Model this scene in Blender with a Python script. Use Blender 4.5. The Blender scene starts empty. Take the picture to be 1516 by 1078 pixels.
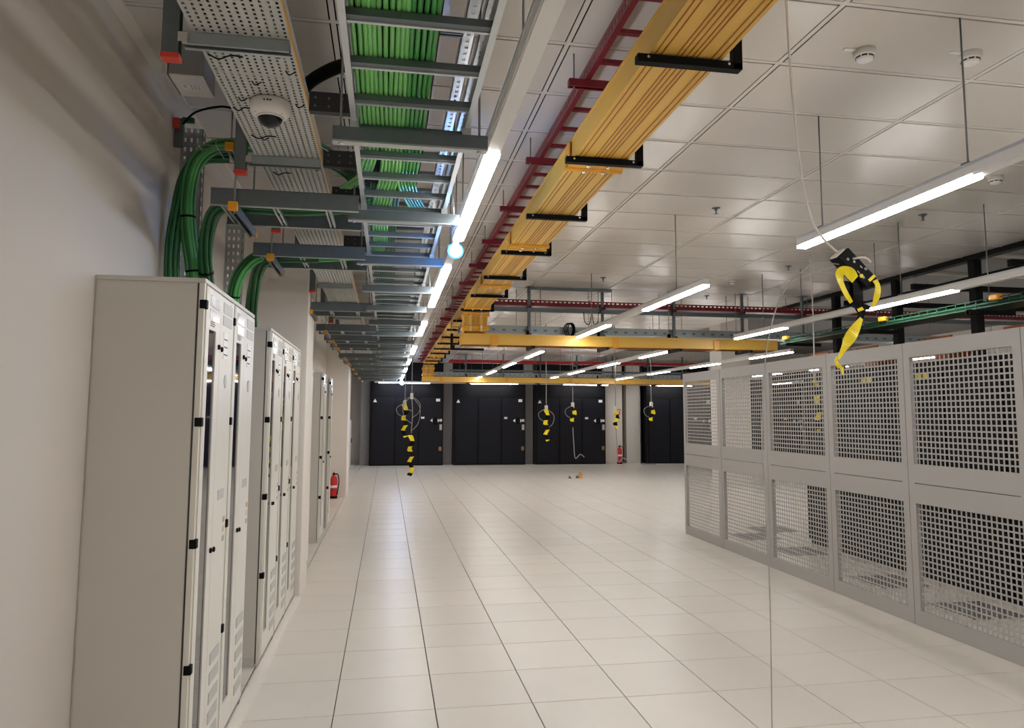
import bpy, math, random
from mathutils import Vector, Matrix
random.seed(7)
R = math.radians
scene = bpy.context.scene
COL = scene.collection

# ------------------------------------------------------------------ camera
cam_d = bpy.data.cameras.new('camera'); cam = bpy.data.objects.new('camera', cam_d); COL.objects.link(cam)
FPX, W, H = 1088.3, 1516, 1078
cam_d.sensor_fit = 'HORIZONTAL'; cam_d.sensor_width = 36.0; cam_d.lens = FPX / W * 36.0
cam_d.shift_x = (758 - 764) / W; cam_d.shift_y = (512 - 539) / W
cam_d.clip_start = 0.05; cam_d.clip_end = 200
pitch, yaw, roll = R(5.46), R(9.89), R(0.19)
fwd = Vector((math.sin(yaw) * math.cos(pitch), math.cos(yaw) * math.cos(pitch), math.sin(pitch)))
rt = Vector((math.cos(yaw), -math.sin(yaw), 0)); up = rt.cross(fwd)
r2 = rt * math.cos(roll) + up * math.sin(roll); u2 = up * math.cos(roll) - rt * math.sin(roll)
m = Matrix((r2, u2, -fwd)).transposed().to_4x4(); m.translation = Vector((0, 0, 1.767))
cam.matrix_world = m
scene.camera = cam

# ------------------------------------------------------------------ world, exposure
world = bpy.data.worlds.new('world'); scene.world = world; world.use_nodes = True
world.node_tree.nodes['Background'].inputs[0].default_value = (0.02, 0.02, 0.022, 1)
world.node_tree.nodes['Background'].inputs[1].default_value = 1.0
vs = scene.view_settings
vs.view_transform = 'Standard'; vs.look = 'None'; vs.gamma = 1.0; vs.use_curve_mapping = False
vs.exposure = 0.80
scene.cycles.max_bounces = 7; scene.cycles.diffuse_bounces = 4; scene.cycles.glossy_bounces = 3; scene.cycles.transmission_bounces = 2
LAMP = 26.0            # strength of the luminaires' diffusers
LAMP_COL = (1.0, 0.98, 0.955)

# ------------------------------------------------------------------ materials
MATS = {}
def mat(name, col, rough=0.5, metal=0.0, var=0.0, scale=8.0, emit=None, es=0.0, spec=0.5, rnd=0.0, bump=0.0, coat=0.0):
    if name in MATS: return MATS[name]
    m = bpy.data.materials.new(name); m.use_nodes = True; MATS[name] = m
    nt = m.node_tree; b = nt.nodes['Principled BSDF']
    b.inputs['Base Color'].default_value = (*col, 1)
    b.inputs['Roughness'].default_value = rough; b.inputs['Metallic'].default_value = metal
    b.inputs['Specular IOR Level'].default_value = spec
    if coat: b.inputs['Coat Weight'].default_value = coat; b.inputs['Coat Roughness'].default_value = 0.15
    last = None
    if var > 0:
        tc = nt.nodes.new('ShaderNodeTexCoord'); n = nt.nodes.new('ShaderNodeTexNoise')
        n.inputs['Scale'].default_value = scale; n.inputs['Detail'].default_value = 4
        nt.links.new(tc.outputs['Object'], n.inputs['Vector'])
        mp = nt.nodes.new('ShaderNodeMapRange'); mp.inputs[3].default_value = 1 - var; mp.inputs[4].default_value = 1 + var
        nt.links.new(n.outputs['Fac'], mp.inputs[0]); last = mp.outputs[0]
    if rnd > 0:
        oi = nt.nodes.new('ShaderNodeObjectInfo'); mr = nt.nodes.new('ShaderNodeMapRange')
        mr.inputs[3].default_value = 1 - rnd; mr.inputs[4].default_value = 1 + rnd
        nt.links.new(oi.outputs['Random'], mr.inputs[0])
        if last is None: last = mr.outputs[0]
        else:
            mu = nt.nodes.new('ShaderNodeMath'); mu.operation = 'MULTIPLY'
            nt.links.new(last, mu.inputs[0]); nt.links.new(mr.outputs[0], mu.inputs[1]); last = mu.outputs[0]
    if last is not None:
        vm = nt.nodes.new('ShaderNodeVectorMath'); vm.operation = 'SCALE'; vm.inputs[0].default_value = col
        nt.links.new(last, vm.inputs['Scale']); nt.links.new(vm.outputs[0], b.inputs['Base Color'])
    if bump > 0:
        n2 = nt.nodes.new('ShaderNodeTexNoise'); n2.inputs['Scale'].default_value = 300
        bp = nt.nodes.new('ShaderNodeBump'); bp.inputs['Strength'].default_value = bump; bp.inputs['Distance'].default_value = 0.001
        nt.links.new(n2.outputs['Fac'], bp.inputs['Height']); nt.links.new(bp.outputs[0], b.inputs['Normal'])
    if emit:
        b.inputs['Emission Color'].default_value = (*emit, 1); b.inputs['Emission Strength'].default_value = es
    return m

M_tile = mat('floor_laminate', (0.665, 0.615, 0.55), 0.32, var=0.035, scale=3.0, rnd=0.03, spec=0.45)
M_joint = mat('floor_joint', (0.05, 0.043, 0.036), 0.8, var=0.1)
M_ceil = mat('ceiling_metal_paint', (0.65, 0.61, 0.56), 0.27, var=0.015, scale=1.5, rnd=0.02)
M_ceilbar = mat('ceiling_grid_paint', (0.66, 0.62, 0.57), 0.5, var=0.02)
M_ceilgap = mat('ceiling_gap', (0.006, 0.0055, 0.005), 0.95, var=0.1, spec=0.0)
M_wall = mat('wall_paint', (0.60, 0.55, 0.495), 0.75, var=0.025, scale=1.2, bump=0.15)
M_pillar = mat('pillar_paint', (0.74, 0.69, 0.63), 0.7, var=0.02, scale=2)
M_wallgrey = mat('wall_grey_paint', (0.30, 0.285, 0.275), 0.7, var=0.03)
M_cab = mat('cabinet_grey_paint', (0.56, 0.53, 0.48), 0.42, var=0.02, scale=2, bump=0.1)
M_cabdoor = mat('cabinet_light_paint', (0.70, 0.67, 0.60), 0.36, var=0.015, scale=2)
M_glass = mat('smoked_door_glass', (0.012, 0.010, 0.020), 0.04, spec=0.8, var=0.05)
M_black = mat('black_plastic', (0.005, 0.005, 0.005), 0.55, var=0.1, spec=0.1)
M_louver = mat('louver_grey', (0.50, 0.49, 0.46), 0.5, var=0.03)
M_plate = mat('vent_plate_satin', (0.62, 0.62, 0.64), 0.22, metal=0.6, var=0.02)
M_white = mat('white_plastic', (0.78, 0.76, 0.73), 0.4, var=0.02)
M_ink = mat('dark_print', (0.03, 0.03, 0.032), 0.6, var=0.1)
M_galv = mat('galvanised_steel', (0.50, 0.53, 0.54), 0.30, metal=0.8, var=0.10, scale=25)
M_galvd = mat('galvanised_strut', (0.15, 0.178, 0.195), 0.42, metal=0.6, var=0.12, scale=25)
M_arm = mat('zinc_arm', (0.34, 0.385, 0.40), 0.4, metal=0.6, var=0.08, scale=20)
M_alu = mat('anodised_aluminium', (0.62, 0.66, 0.68), 0.32, metal=0.6, var=0.04, scale=20)
M_perf = mat('perforated_zinc', (0.54, 0.545, 0.52), 0.40, metal=0.35, var=0.06, scale=15)
M_rod = mat('threaded_rod', (0.22, 0.23, 0.23), 0.4, metal=0.8, var=0.1, scale=60)
M_green = mat('green_cable_jacket', (0.075, 0.36, 0.085), 0.36, var=0.06, scale=10, rnd=0.12)
M_greenl = mat('bright_green_cable_jacket', (0.21, 0.60, 0.17), 0.36, var=0.05, scale=10, rnd=0.10)
M_greend = mat('dark_green_cable_jacket', (0.018, 0.115, 0.035), 0.42, var=0.12, scale=10, rnd=0.2)
M_yellow = mat('yellow_raceway_plastic', (0.70, 0.42, 0.075), 0.42, var=0.03, scale=6)
M_orange = mat('orange_coupler_plastic', (0.72, 0.335, 0.025), 0.38, var=0.05, scale=10)
M_groove = mat('raceway_groove_shade', (0.36, 0.13, 0.008), 0.5, var=0.04)  # rib colour darkened to read as shaded grooves
M_cap = mat('orange_cap', (0.80, 0.34, 0.015), 0.4, var=0.04)
M_redcap = mat('red_cap', (0.60, 0.045, 0.02), 0.45, var=0.04)
M_red = mat('dark_red_paint', (0.20, 0.010, 0.022), 0.4, var=0.08, scale=15)
M_redb = mat('bright_red_paint', (0.50, 0.018, 0.025), 0.4, var=0.06)
M_housing = mat('lamp_housing_white', (0.74, 0.73, 0.70), 0.4, var=0.015)
M_lamp = mat('lamp_diffuser', (0.9, 0.9, 0.88), 0.4, emit=LAMP_COL, es=LAMP, var=0.01)
M_blank = mat('blank_cover', (0.80, 0.79, 0.77), 0.35, var=0.01)
M_blue = mat('blue_beacon', (0.6, 0.8, 1.0), 0.3, emit=(0.10, 0.36, 1.0), es=150.0, var=0.01)
M_bluehalo = mat('blue_beacon_halo', (0.1, 0.4, 1.0), 0.3, emit=(0.02, 0.33, 1.0), es=1.6, var=0.01)  # weak glow that imitates the bulb's halo
M_cage = mat('cage_grey_paint', (0.385, 0.368, 0.345), 0.45, var=0.02, scale=4)
M_rack = mat('black_rack_paint', (0.004, 0.004, 0.0045), 0.5, var=0.1, spec=0.15)
M_unit = mat('anthracite_unit_paint', (0.004, 0.004, 0.007), 0.45, var=0.1, scale=3, spec=0.2)
M_unit2 = mat('anthracite_unit_door', (0.007, 0.007, 0.0115), 0.42, var=0.08, scale=3, spec=0.22)
M_tapeY = mat('yellow_tape', (0.95, 0.76, 0.008), 0.35, var=0.04, scale=20)
M_cablew = mat('white_cable_jacket', (0.70, 0.67, 0.62), 0.4, var=0.03)
M_cablegr = mat('grey_cable_jacket', (0.30, 0.29, 0.28), 0.45, var=0.05)
M_cablelt = mat('light_grey_cable_jacket', (0.42, 0.41, 0.39), 0.5, var=0.04)
M_extred = mat('extinguisher_red', (0.60, 0.02, 0.02), 0.28, var=0.03)
M_grille = mat('grille_grey', (0.22, 0.20, 0.20), 0.5, var=0.06)
M_orangebr = mat('orange_brown_plastic', (0.34, 0.085, 0.012), 0.45, var=0.06)
M_ylab = mat('yellow_label', (0.85, 0.66, 0.05), 0.5, var=0.02)
M_chrome = mat('chrome_bolt', (0.8, 0.8, 0.8), 0.2, metal=1.0, var=0.03)
M_box = mat('enclosure_grey', (0.56, 0.54, 0.50), 0.45, var=0.02)
M_boxshade = mat('enclosure_shaded_grey', (0.25, 0.245, 0.235), 0.5, var=0.03)
M_dome = mat('dome_smoked', (0.006, 0.005, 0.008), 0.12, var=0.05, spec=0.35)
M_stick_r = mat('sticker_red', (0.60, 0.30, 0.20), 0.5, var=0.03)
M_stick_g = mat('sticker_green', (0.34, 0.42, 0.32), 0.5, var=0.03)
M_sticky = mat('sticker_yellow', (0.66, 0.52, 0.25), 0.5, var=0.03)
M_brown = mat('cardboard_brown', (0.34, 0.20, 0.10), 0.7, var=0.1)

# ------------------------------------------------------------------ mesh helpers
WL = {}      # world origin of every object made
class MB:
    def __init__(s): s.v = []; s.f = []; s.sm = []
    def add(s, vs, fs, smooth=False):
        n = len(s.v); s.v += [tuple(p) for p in vs]
        for f in fs: s.f.append(tuple(n + i for i in f)); s.sm.append(smooth)
        return s
    def box(s, x0, x1, y0, y1, z0, z1):
        return s.add([(x0,y0,z0),(x1,y0,z0),(x1,y1,z0),(x0,y1,z0),(x0,y0,z1),(x1,y0,z1),(x1,y1,z1),(x0,y1,z1)],
              [(0,3,2,1),(4,5,6,7),(0,1,5,4),(1,2,6,5),(2,3,7,6),(3,0,4,7)])
    def hexa(s, pts):   # 8 corners: bottom 4 then top 4
        return s.add(pts, [(0,3,2,1),(4,5,6,7),(0,1,5,4),(1,2,6,5),(2,3,7,6),(3,0,4,7)])
    def prism(s, poly, axis, a0, a1):      # poly: 2-D outline extruded along axis
        def P(u, v, a):
            return {'x': (a, u, v), 'y': (u, a, v), 'z': (u, v, a)}[axis]
        n = len(poly)
        vs = [P(u, v, a0) for u, v in poly] + [P(u, v, a1) for u, v in poly]
        fs = [tuple(range(n))[::-1], tuple(range(n, 2 * n))] + [(i, (i + 1) % n, n + (i + 1) % n, n + i) for i in range(n)]
        return s.add(vs, fs)
    def tube(s, pts, r, n=8, taper=None, smooth=True):
        pts = [Vector(p) for p in pts]; k = len(pts)
        t0 = (pts[1] - pts[0]).normalized()
        nrm = t0.orthogonal().normalized(); rings = []
        for i in range(k):
            t = (pts[min(i + 1, k - 1)] - pts[max(i - 1, 0)]).normalized()
            nrm = (nrm - t * nrm.dot(t)).normalized(); bn = t.cross(nrm)
            rr = r if taper is None else taper[i]
            rings.append([pts[i] + nrm * (rr * math.cos(2 * math.pi * j / n)) + bn * (rr * math.sin(2 * math.pi * j / n)) for j in range(n)])
        vs = [p for rg in rings for p in rg]
        fs = [(i * n + j, i * n + (j + 1) % n, (i + 1) * n + (j + 1) % n, (i + 1) * n + j) for i in range(k - 1) for j in range(n)]
        fs += [tuple(range(n))[::-1], tuple((k - 1) * n + j for j in range(n))]
        b = len(s.v); s.v += [tuple(p) for p in vs]
        for f in fs[:-2]: s.f.append(tuple(b + i for i in f)); s.sm.append(smooth)
        for f in fs[-2:]: s.f.append(tuple(b + i for i in f)); s.sm.append(False)
        return s
    def rod(s, a, b, r, n=8): return s.tube([a, b], r, n)
    def lathe(s, prof, c, axis='z', n=20, smooth=True):
        vs = []
        for r, h in prof:
            for j in range(n):
                a = 2 * math.pi * j / n; u, v = r * math.cos(a), r * math.sin(a)
                vs.append({'z': (c[0] + u, c[1] + v, c[2] + h), 'x': (c[0] + h, c[1] + u, c[2] + v), 'y': (c[0] + u, c[1] + h, c[2] + v)}[axis])
        k = len(prof)
        fs = [(i * n + j, i * n + (j + 1) % n, (i + 1) * n + (j + 1) % n, (i + 1) * n + j) for i in range(k - 1) for j in range(n)]
        s.add(vs, fs, smooth)
        b = len(s.v) - k * n
        s.f.append(tuple(b + j for j in range(n))[::-1]); s.sm.append(False)
        s.f.append(tuple(b + (k - 1) * n + j for j in range(n))); s.sm.append(False)
        return s
    def ribbon(s, pts, wvecs, th=0.0015):
        pts = [Vector(p) for p in pts]; ws = [Vector(w) for w in wvecs]; k = len(pts); vs = []
        for i in range(k):
            t = (pts[min(i + 1, k - 1)] - pts[max(i - 1, 0)]).normalized()
            nn = t.cross(ws[i]).normalized() * th * 0.5
            vs += [pts[i] - ws[i] - nn, pts[i] + ws[i] - nn, pts[i] + ws[i] + nn, pts[i] - ws[i] + nn]
        fs = []
        for i in range(k - 1):
            for j in range(4): fs.append((i * 4 + j, i * 4 + (j + 1) % 4, i * 4 + 4 + (j + 1) % 4, i * 4 + 4 + j))
        fs += [(3, 2, 1, 0), tuple((k - 1) * 4 + j for j in range(4))]
        return s.add(vs, fs)
    def build(s, name, m, parent=None, bevel=0.0, origin=None):
        xs = [p[0] for p in s.v]; ys = [p[1] for p in s.v]; zs = [p[2] for p in s.v]
        o = Vector(origin) if origin else Vector(((min(xs) + max(xs)) / 2, (min(ys) + max(ys)) / 2, min(zs)))
        me = bpy.data.meshes.new(name)
        me.from_pydata([(p[0] - o.x, p[1] - o.y, p[2] - o.z) for p in s.v], [], s.f)
        me.polygons.foreach_set('use_smooth', s.sm); me.update()
        if m: me.materials.append(m)
        ob = bpy.data.objects.new(name, me); COL.objects.link(ob)
        place(ob, o, parent)
        if bevel > 0:
            b = ob.modifiers.new('bevel', 'BEVEL'); b.width = bevel; b.segments = 2; b.limit_method = 'ANGLE'; b.angle_limit = R(40)
        return ob
def place(ob, o, parent=None):
    WL[ob] = Vector(o)
    if parent is not None:
        ob.parent = parent; ob.location = Vector(o) - WL[parent]
    else: ob.location = o
def thing(name, label, cat, loc, group=None):
    o = bpy.data.objects.new(name, None); o.empty_display_size = 0.1; COL.objects.link(o)
    place(o, Vector(loc)); return tag(o, label, cat, group)
def tag(o, label, cat, group=None, kind=None):
    o['label'] = label; o['category'] = cat
    if group: o['group'] = group
    if kind: o['kind'] = kind
    return o
def struct(o, label=None):
    o['kind'] = 'structure'
    if label: o['label'] = label
    return o
def clone(src, o, parent=None):      # shares mesh data
    c = src.copy(); COL.objects.link(c); place(c, o, parent); return c
def spline(pts, n=6):
    P = [Vector(p) for p in pts]; P = [P[0] * 2 - P[1]] + P + [P[-1] * 2 - P[-2]]; out = []
    for i in range(1, len(P) - 2):
        for k in range(n):
            t = k / n; a, b, c, d = P[i - 1], P[i], P[i + 1], P[i + 2]
            out.append(0.5 * ((2 * b) + (c - a) * t + (2 * a - 5 * b + 4 * c - d) * t * t + (3 * b - a - 3 * c + d) * t ** 3))
    out.append(P[-2]); return out
ORD = ['nearest', 'second', 'third', 'fourth', 'fifth', 'sixth', 'seventh', 'eighth', 'ninth', 'tenth', 'eleventh', 'twelfth', 'thirteenth',
       'fourteenth', 'fifteenth', 'sixteenth', 'seventeenth', 'eighteenth', 'nineteenth', 'twentieth', 'twenty-first']

def cable(name, pts, r, m, parent, n=8, sp=6):
    return MB().tube(spline(pts, sp), r, n).build(name, m, parent)

# ------------------------------------------------------------------ room shell
ZC = 3.715; XW = -1.335; XE = 6.897; YF = 27.7; YB = -9.0; XR = 16.9
floor = struct(MB().box(XW, XR, YB, YF, -0.3, -0.012).build('floor', M_joint), 'raised floor of pale beige square tiles')
FX, FY, T, G = -0.279, 5.851, 0.6, 0.0032
def tile_mesh(nm, m):
    b = MB(); a = T / 2 - G; c = a - 0.0015
    b.add([(-a,-a,-.03),(a,-a,-.03),(a,a,-.03),(-a,a,-.03),(-a,-a,-.0015),(a,-a,-.0015),(a,a,-.0015),(-a,a,-.0015),(-c,-c,0),(c,-c,0),(c,c,0),(-c,c,0)],
          [(0,1,5,4),(1,2,6,5),(2,3,7,6),(3,0,4,7),(4,5,9,8),(5,6,10,9),(6,7,11,10),(7,4,8,11),(8,9,10,11)])
    me = bpy.data.meshes.new(nm); me.from_pydata(b.v, [], b.f); me.materials.append(m); return me
tm = tile_mesh('floor_tile', M_tile)
rest = MB(); ntile = 0
GRILLES = {(9, -2), (9, 0), (9, 2), (9, 5), (9, 7), (10, 8)}
i0, i1 = -2, 37; j0, j1 = -25, 36
for i in range(i0, i1):
    for j in range(j0, j1):
        xc, yc = FX + T * (i + .5), FY + T * (j + .5)
        if (i, j) in GRILLES: continue
        near = -1 <= i <= 7 and 3.3 < yc < 15.2 or 8 <= i <= 10 and 4.2 < yc < 13
        if i == -2:
            rest.box(max(XW, xc - T/2 + G), xc + T/2 - G, yc - T/2 + G, yc + T/2 - G, -.03, 0)
        elif near:
            o = bpy.data.objects.new('floor_tile', tm); COL.objects.link(o); place(o, Vector((xc, yc, 0)), floor); ntile += 1
        elif xc < XR - .3 and yc < YF - .3 and yc > YB + .3:
            rest.box(xc - T/2 + G, xc + T/2 - G, yc - T/2 + G, yc + T/2 - G, -.03, 0)
o = rest.build('distant_floor_tiles', M_tile, floor); o['kind'] = 'stuff'
for (i, j) in sorted(GRILLES):
    xc, yc = FX + T * (i + .5), FY + T * (j + .5); b = MB()
    for k in range(12): b.box(xc - .28, xc + .28, yc - .29 + k * .05, yc - .29 + k * .05 + .026, -.02, 0)
    b.box(xc - .297, xc - .275, yc - .297, yc + .297, -.03, .0); b.box(xc + .275, xc + .297, yc - .297, yc + .297, -.03, .0)
    b.build('grille_tile', M_grille, floor)

# ceiling: dark backing, 1.2 x 0.6 m metal tiles, exposed runners
ceil = struct(MB().box(XW, XE, YB, YF, ZC + .0065, ZC + .25).build('ceiling', M_ceilgap), 'suspended ceiling of pale metal tiles')
CX, CY, CWX, CWY, CG = 0.897, 3.596, 1.2, 0.6, 0.0205
def ctile(x0, x1, y0, y1):
    return MB().box(x0 + CG, x1 - CG, y0 + CG, y1 - CG, ZC, ZC + .006)
crest = MB(); proto = None
for i in range(-2, 5):
    for j in range(-21, 40):
        x0, y0 = CX + CWX * i, CY + CWY * j; x1, y1 = x0 + CWX, y0 + CWY
        if y1 > YF or y0 < YB: continue
        x0 = max(x0, XW + .03)
        if 1.7 < y0 < 22.0:
            if i == -2 or proto is None or i == -1 and proto is None:
                ob = ctile(x0, x1, y0, y1).build('ceiling_tile', M_ceil, ceil)
                if i != -2 and proto is None: proto = ob
            else:
                clone(proto, Vector(((x0 + x1) / 2, (y0 + y1) / 2, ZC)), ceil)
        else: crest.box(x0 + CG, x1 - CG, y0 + CG, y1 - CG, ZC, ZC + .006)
o = crest.build('distant_ceiling_tiles', M_ceil, ceil); o['kind'] = 'stuff'
for i in range(-1, 5):
    x = CX + CWX * i
    MB().box(x - .0125, x + .0125, YB, YF, ZC + .001, ZC + .006).build('ceiling_runner', M_ceilbar, ceil)
for j in range(-3, 40):
    y = CY + CWY * j
    MB().box(XW, XE, y - .0125, y + .0125, ZC + .0015, ZC + .0062).build('ceiling_cross_bar', M_ceilbar, ceil)
# walls
struct(MB().box(XW - .2, XW, YB, YF, -.3, 4.6).build('wall_left', M_wall), 'plain beige painted left wall')
struct(MB().box(XW - .2, XR + .2, YF, YF + .2, -.3, 4.6).build('wall_back', M_pillar), 'far wall behind the black units')
struct(MB().box(XR, XR + .2, YB, YF, -.3, 4.6).build('wall_right', M_pillar), 'distant white right wall')
struct(MB().box(XW - .2, XR + .2, YB - .2, YB, -.3, 4.6).build('wall_front', M_pillar), 'wall behind the viewer')
M_deck = mat('open_deck', (0.22, 0.215, 0.21), 0.7, var=0.08, scale=2)
struct(MB().box(XE, XR, YB, YF, 4.35, 4.6).build('ceiling_open_deck', M_deck), 'bare high ceiling above the rack cage')
struct(MB().box(XW, XW + .065, YB, YF, ZC - .012, ZC + .001).build('trim_1', M_pillar), 'white edge trim where ceiling meets left wall')
# pillars
struct(MB().box(XW, -.80, 7.57, 8.16, 0, ZC).build('trim_2', M_pillar, bevel=.006), 'white square pillar beside the three-door cabinet row')
struct(MB().box(XW, -.85, 16.6, 17.6, 0, ZC).build('trim_3', M_pillar, bevel=.006), 'white square pillar behind the fire extinguisher')
struct(MB().box(8.60, 9.40, 18.0, 18.7, 0, 4.35).build('trim_4', M_pillar, bevel=.006), 'white free-standing column beyond the cage')
struct(MB().box(-.85, -.79, 3.0, 7.56, 0, .028).build('baseboard_left', M_pillar), 'pale plinth strip along the cabinet fronts')
# far wall: black fascia, grey pilasters
struct(MB().box(-.93, XR, 27.25, YF, 2.985, ZC).build('trim_5', M_unit), 'black band above the black units')
n = 6
for x0, x1, mm in [(-.93, -.62, M_wallgrey), (2.02, 2.35, M_wallgrey), (5.03, 5.36, M_wallgrey), (9.0, 9.55, M_ceilbar), (12.45, 13.3, M_pillar)]:
    struct(MB().box(x0, x1, 27.05, YF, 0, ZC).build('trim_%d' % n, mm)); n += 1
struct(MB().box(8.10, 8.80, 26.95, YF, 0, ZC).build('trim_%d' % n, M_pillar), 'white column beside the red extinguisher')

# ------------------------------------------------------------------ network cabinets on the left
def cabinet(y0, y1, xf, Ht, label, full=True):
    xb = XW; t = thing('network_cabinet', label, 'cabinet', ((xb + xf) / 2, (y0 + y1) / 2, 0), 'grey network cabinets along the left wall')
    ym = y0 + (y1 - y0) * .51; xd = xf - .022
    MB().box(xb, xd - .004, y0 + .004, y1 - .002, .0, Ht - .022).build('carcass', M_cab, t, bevel=.003)
    MB().box(xb, xf - .002, y0, y1 - .001, Ht - .022, Ht).build('top_cap', M_cab, t, bevel=.003)
    MB().box(xb + .008, xf - .038, y0, y0 + .006, .06, Ht - .03).build('side_panel', M_cab, t, bevel=.002)
    fr = MB()
    fr.box(xf - .03, xf - .006, y0 + .001, y0 + .026, 0, Ht - .023); fr.box(xf - .03, xf - .006, y1 - .012, y1 - .003, 0, Ht - .023)
    fr.build('front_frame', M_cabdoor, t)
    MB().box(xf - .0365, xf - .0305, y0 - .0012, y0 + .004, .02, Ht - .024).build('gap_shade_strip', M_ink, t)  # dark strip standing in for the shade in the thin side gap
    # left door: frame around the tall smoked pane
    a, b = y0 + .028, ym - .002; ga, gb = y0 + .092, y0 + .238; z0, z1 = .05, Ht - .03; gz0, gz1 = .20, 2.18
    d = MB(); d.box(xd, xf, a, ga, z0, z1); d.box(xd, xf, gb, b, z0, z1); d.box(xd, xf, ga, gb, z0, gz0); d.box(xd, xf, ga, gb, gz1, z1)
    door = d.build('glazed_door', M_cabdoor, t)
    MB().box(xd + .002, xf - .006, ga - .004, gb + .004, gz0 - .004, gz1 + .004).build('pane', M_glass, door)
    d = MB(); d.box(xd, xf, ym + .002, y1 - .014, z0, z1); rdoor = d.build('louvred_door', M_cabdoor, t, bevel=.002)
    for zz in (2.286, 1.734, 1.18, .625):
        MB().box(xf - .026, xf + .007, y0 - .002, y0 + .032, zz - .021, zz + .021).build('hinge', M_black, t, bevel=.003)
    for zz in (2.11, 1.10):
        MB().lathe([(.004, 0), (.013, .001), (.013, .008), (.008, .011)], (xf, ym - .034, zz), 'x', 14).build('lock', M_black, door)
        MB().lathe([(.004, 0), (.013, .001), (.013, .008), (.008, .011)], (xf, ym + .034, zz - .006), 'x', 14).build('lock', M_black, rdoor)
    for za, zb in ((2.228, 2.280), (2.292, 2.348)):
        MB().box(xf, xf + .0025, y0 + .10, ym - .045, za, zb).build('vent_plate', M_plate, door)
        MB().box(xf, xf + .0025, ym + .055, y1 - .05, za + .006, zb + .006).build('vent_plate', M_louver, rdoor)
    MB().box(xf, xf + .002, y0 + .05, y0 + .13, Ht - .062, Ht - .038).build('name_plate', M_white, door)
    MB().box(xf, xf + .002, y1 - .085, y1 - .03, Ht - .085, Ht - .045).build('name_plate', M_white, rdoor)
    if full:
        pr = MB()
        for k in range(3): pr.box(xf, xf + .001, y0 + .115, y0 + .20 + .012 * (k % 2), 2.198 + k * .010, 2.203 + k * .010)
        pr.build('printed_notice', M_ink, door)
        for k in range(5):      # lower louvres of the right door
            zz = .14 + k * .095
            MB().prism([(ym + .06, zz), (y1 - .06, zz), (y1 - .06, zz + .055), (ym + .06, zz + .055)], 'x', xf, xf + .004).build('louvre', M_louver, rdoor)
        MB().box(xf, xf + .002, ym + .09, y1 - .09, 1.33, 1.38).build('louvre', M_louver, rdoor)
        MB().lathe([(.03, 0), (.036, .0015), (.030, .003), (.022, .0032)], (xf, (ym + y1) / 2, 1.944), 'x', 16).build('keyhole_plate', M_louver, rdoor)
        pl = MB(); pl.box(xf, xf + .002, ym + .08, y1 - .13, 2.06, 2.20); pl.build('instruction_plate', M_white, rdoor)
        pr = MB()
        for k in range(3): pr.box(xf + .002, xf + .003, ym + .09, y1 - .145, 2.08 + k * .04, 2.086 + k * .04)
        pr.build('printed_notice', M_ink, rdoor)
        for k, mm in enumerate((M_stick_g, M_sticky, M_stick_r)):
            MB().box(xf, xf + .0015, y1 - .085, y1 - .04, 1.10 + k * .05, 1.128 + k * .05).build('sticker', mm, rdoor)
    return t
cabinet(3.62, 4.273, -.851, 2.41, 'tall grey cabinet nearest the viewer, showing its whole side panel')
cabinet(4.277, 4.93, -.851, 2.41, 'tall grey cabinet joined behind the nearest one, second of the front pair')
cabinet(5.61, 6.243, -.851, 2.41, 'first of the three joined grey cabinets behind the front pair', )
cabinet(6.247, 6.883, -.851, 2.41, 'middle of the three joined grey cabinets behind the front pair')
cabinet(6.887, 7.53, -.851, 2.41, 'last of the three joined grey cabinets, touching the white pillar')
cabinet(8.20, 9.30, -.90, 2.37, 'grey cabinet just past the first white pillar', False)
cabinet(10.75, 11.40, -.90, 2.37, 'separate grey cabinet standing alone past the first pillar, side panel showing', False)
cabinet(12.15, 12.65, -.90, 2.37, 'farthest narrow grey cabinet before the second white pillar', False)

# slim white panel at the far left
t = thing('wall_cabinet', 'slim white locker on the left wall near the black units', 'cabinet', (-1.27, 25.2, 0))
MB().box(XW, -1.21, 24.6, 25.8, 0, 1.62).build('body', M_white, t, bevel=.01)
MB().box(-1.21, -1.19, 24.63, 25.77, .05, 1.58).build('door', M_white, t, bevel=.005)
MB().box(-1.19, -1.16, 25.66, 25.70, .85, 1.0).build('handle', M_ink, t)

# ------------------------------------------------------------------ perforated tray above the cabinets
def channel(mb, x0, x1, y0, y1, z0, z1, axis, wall=.003):
    """strut channel, open side down"""
    if axis == 'x':
        mb.box(x0, x1, y0, y0 + wall, z0, z1); mb.box(x0, x1, y1 - wall, y1, z0, z1); mb.box(x0, x1, y0 + wall, y1 - wall, z1 - wall, z1)
        mb.box(x0, x1, y0 + wall, y0 + .010, z0, z0 + wall); mb.box(x0, x1, y1 - .010, y1 - wall, z0, z0 + wall)
    elif axis == 'y':
        mb.box(x0, x0 + wall, y0, y1, z0, z1); mb.box(x1 - wall, x1, y0, y1, z0, z1); mb.box(x0 + wall, x1 - wall, y0, y1, z1 - wall, z1)
        mb.box(x0 + wall, x0 + .010, y0, y1, z0, z0 + wall); mb.box(x1 - .010, x1 - wall, y0, y1, z0, z0 + wall)
    return mb
PX0, PX1, PZ = -.668, -.352, 3.05
t = thing('perforated_cable_tray', 'pale perforated metal cable tray with orange edge running above the left cabinets', 'cable tray', (-.51, 10, PZ))
secs = [(-.2, 2.80), (2.803, 5.80), (5.803, 8.80), (8.803, 11.8), (11.803, 14.8), (14.803, 17.8), (17.803, 20.8), (20.803, 24)]
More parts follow.
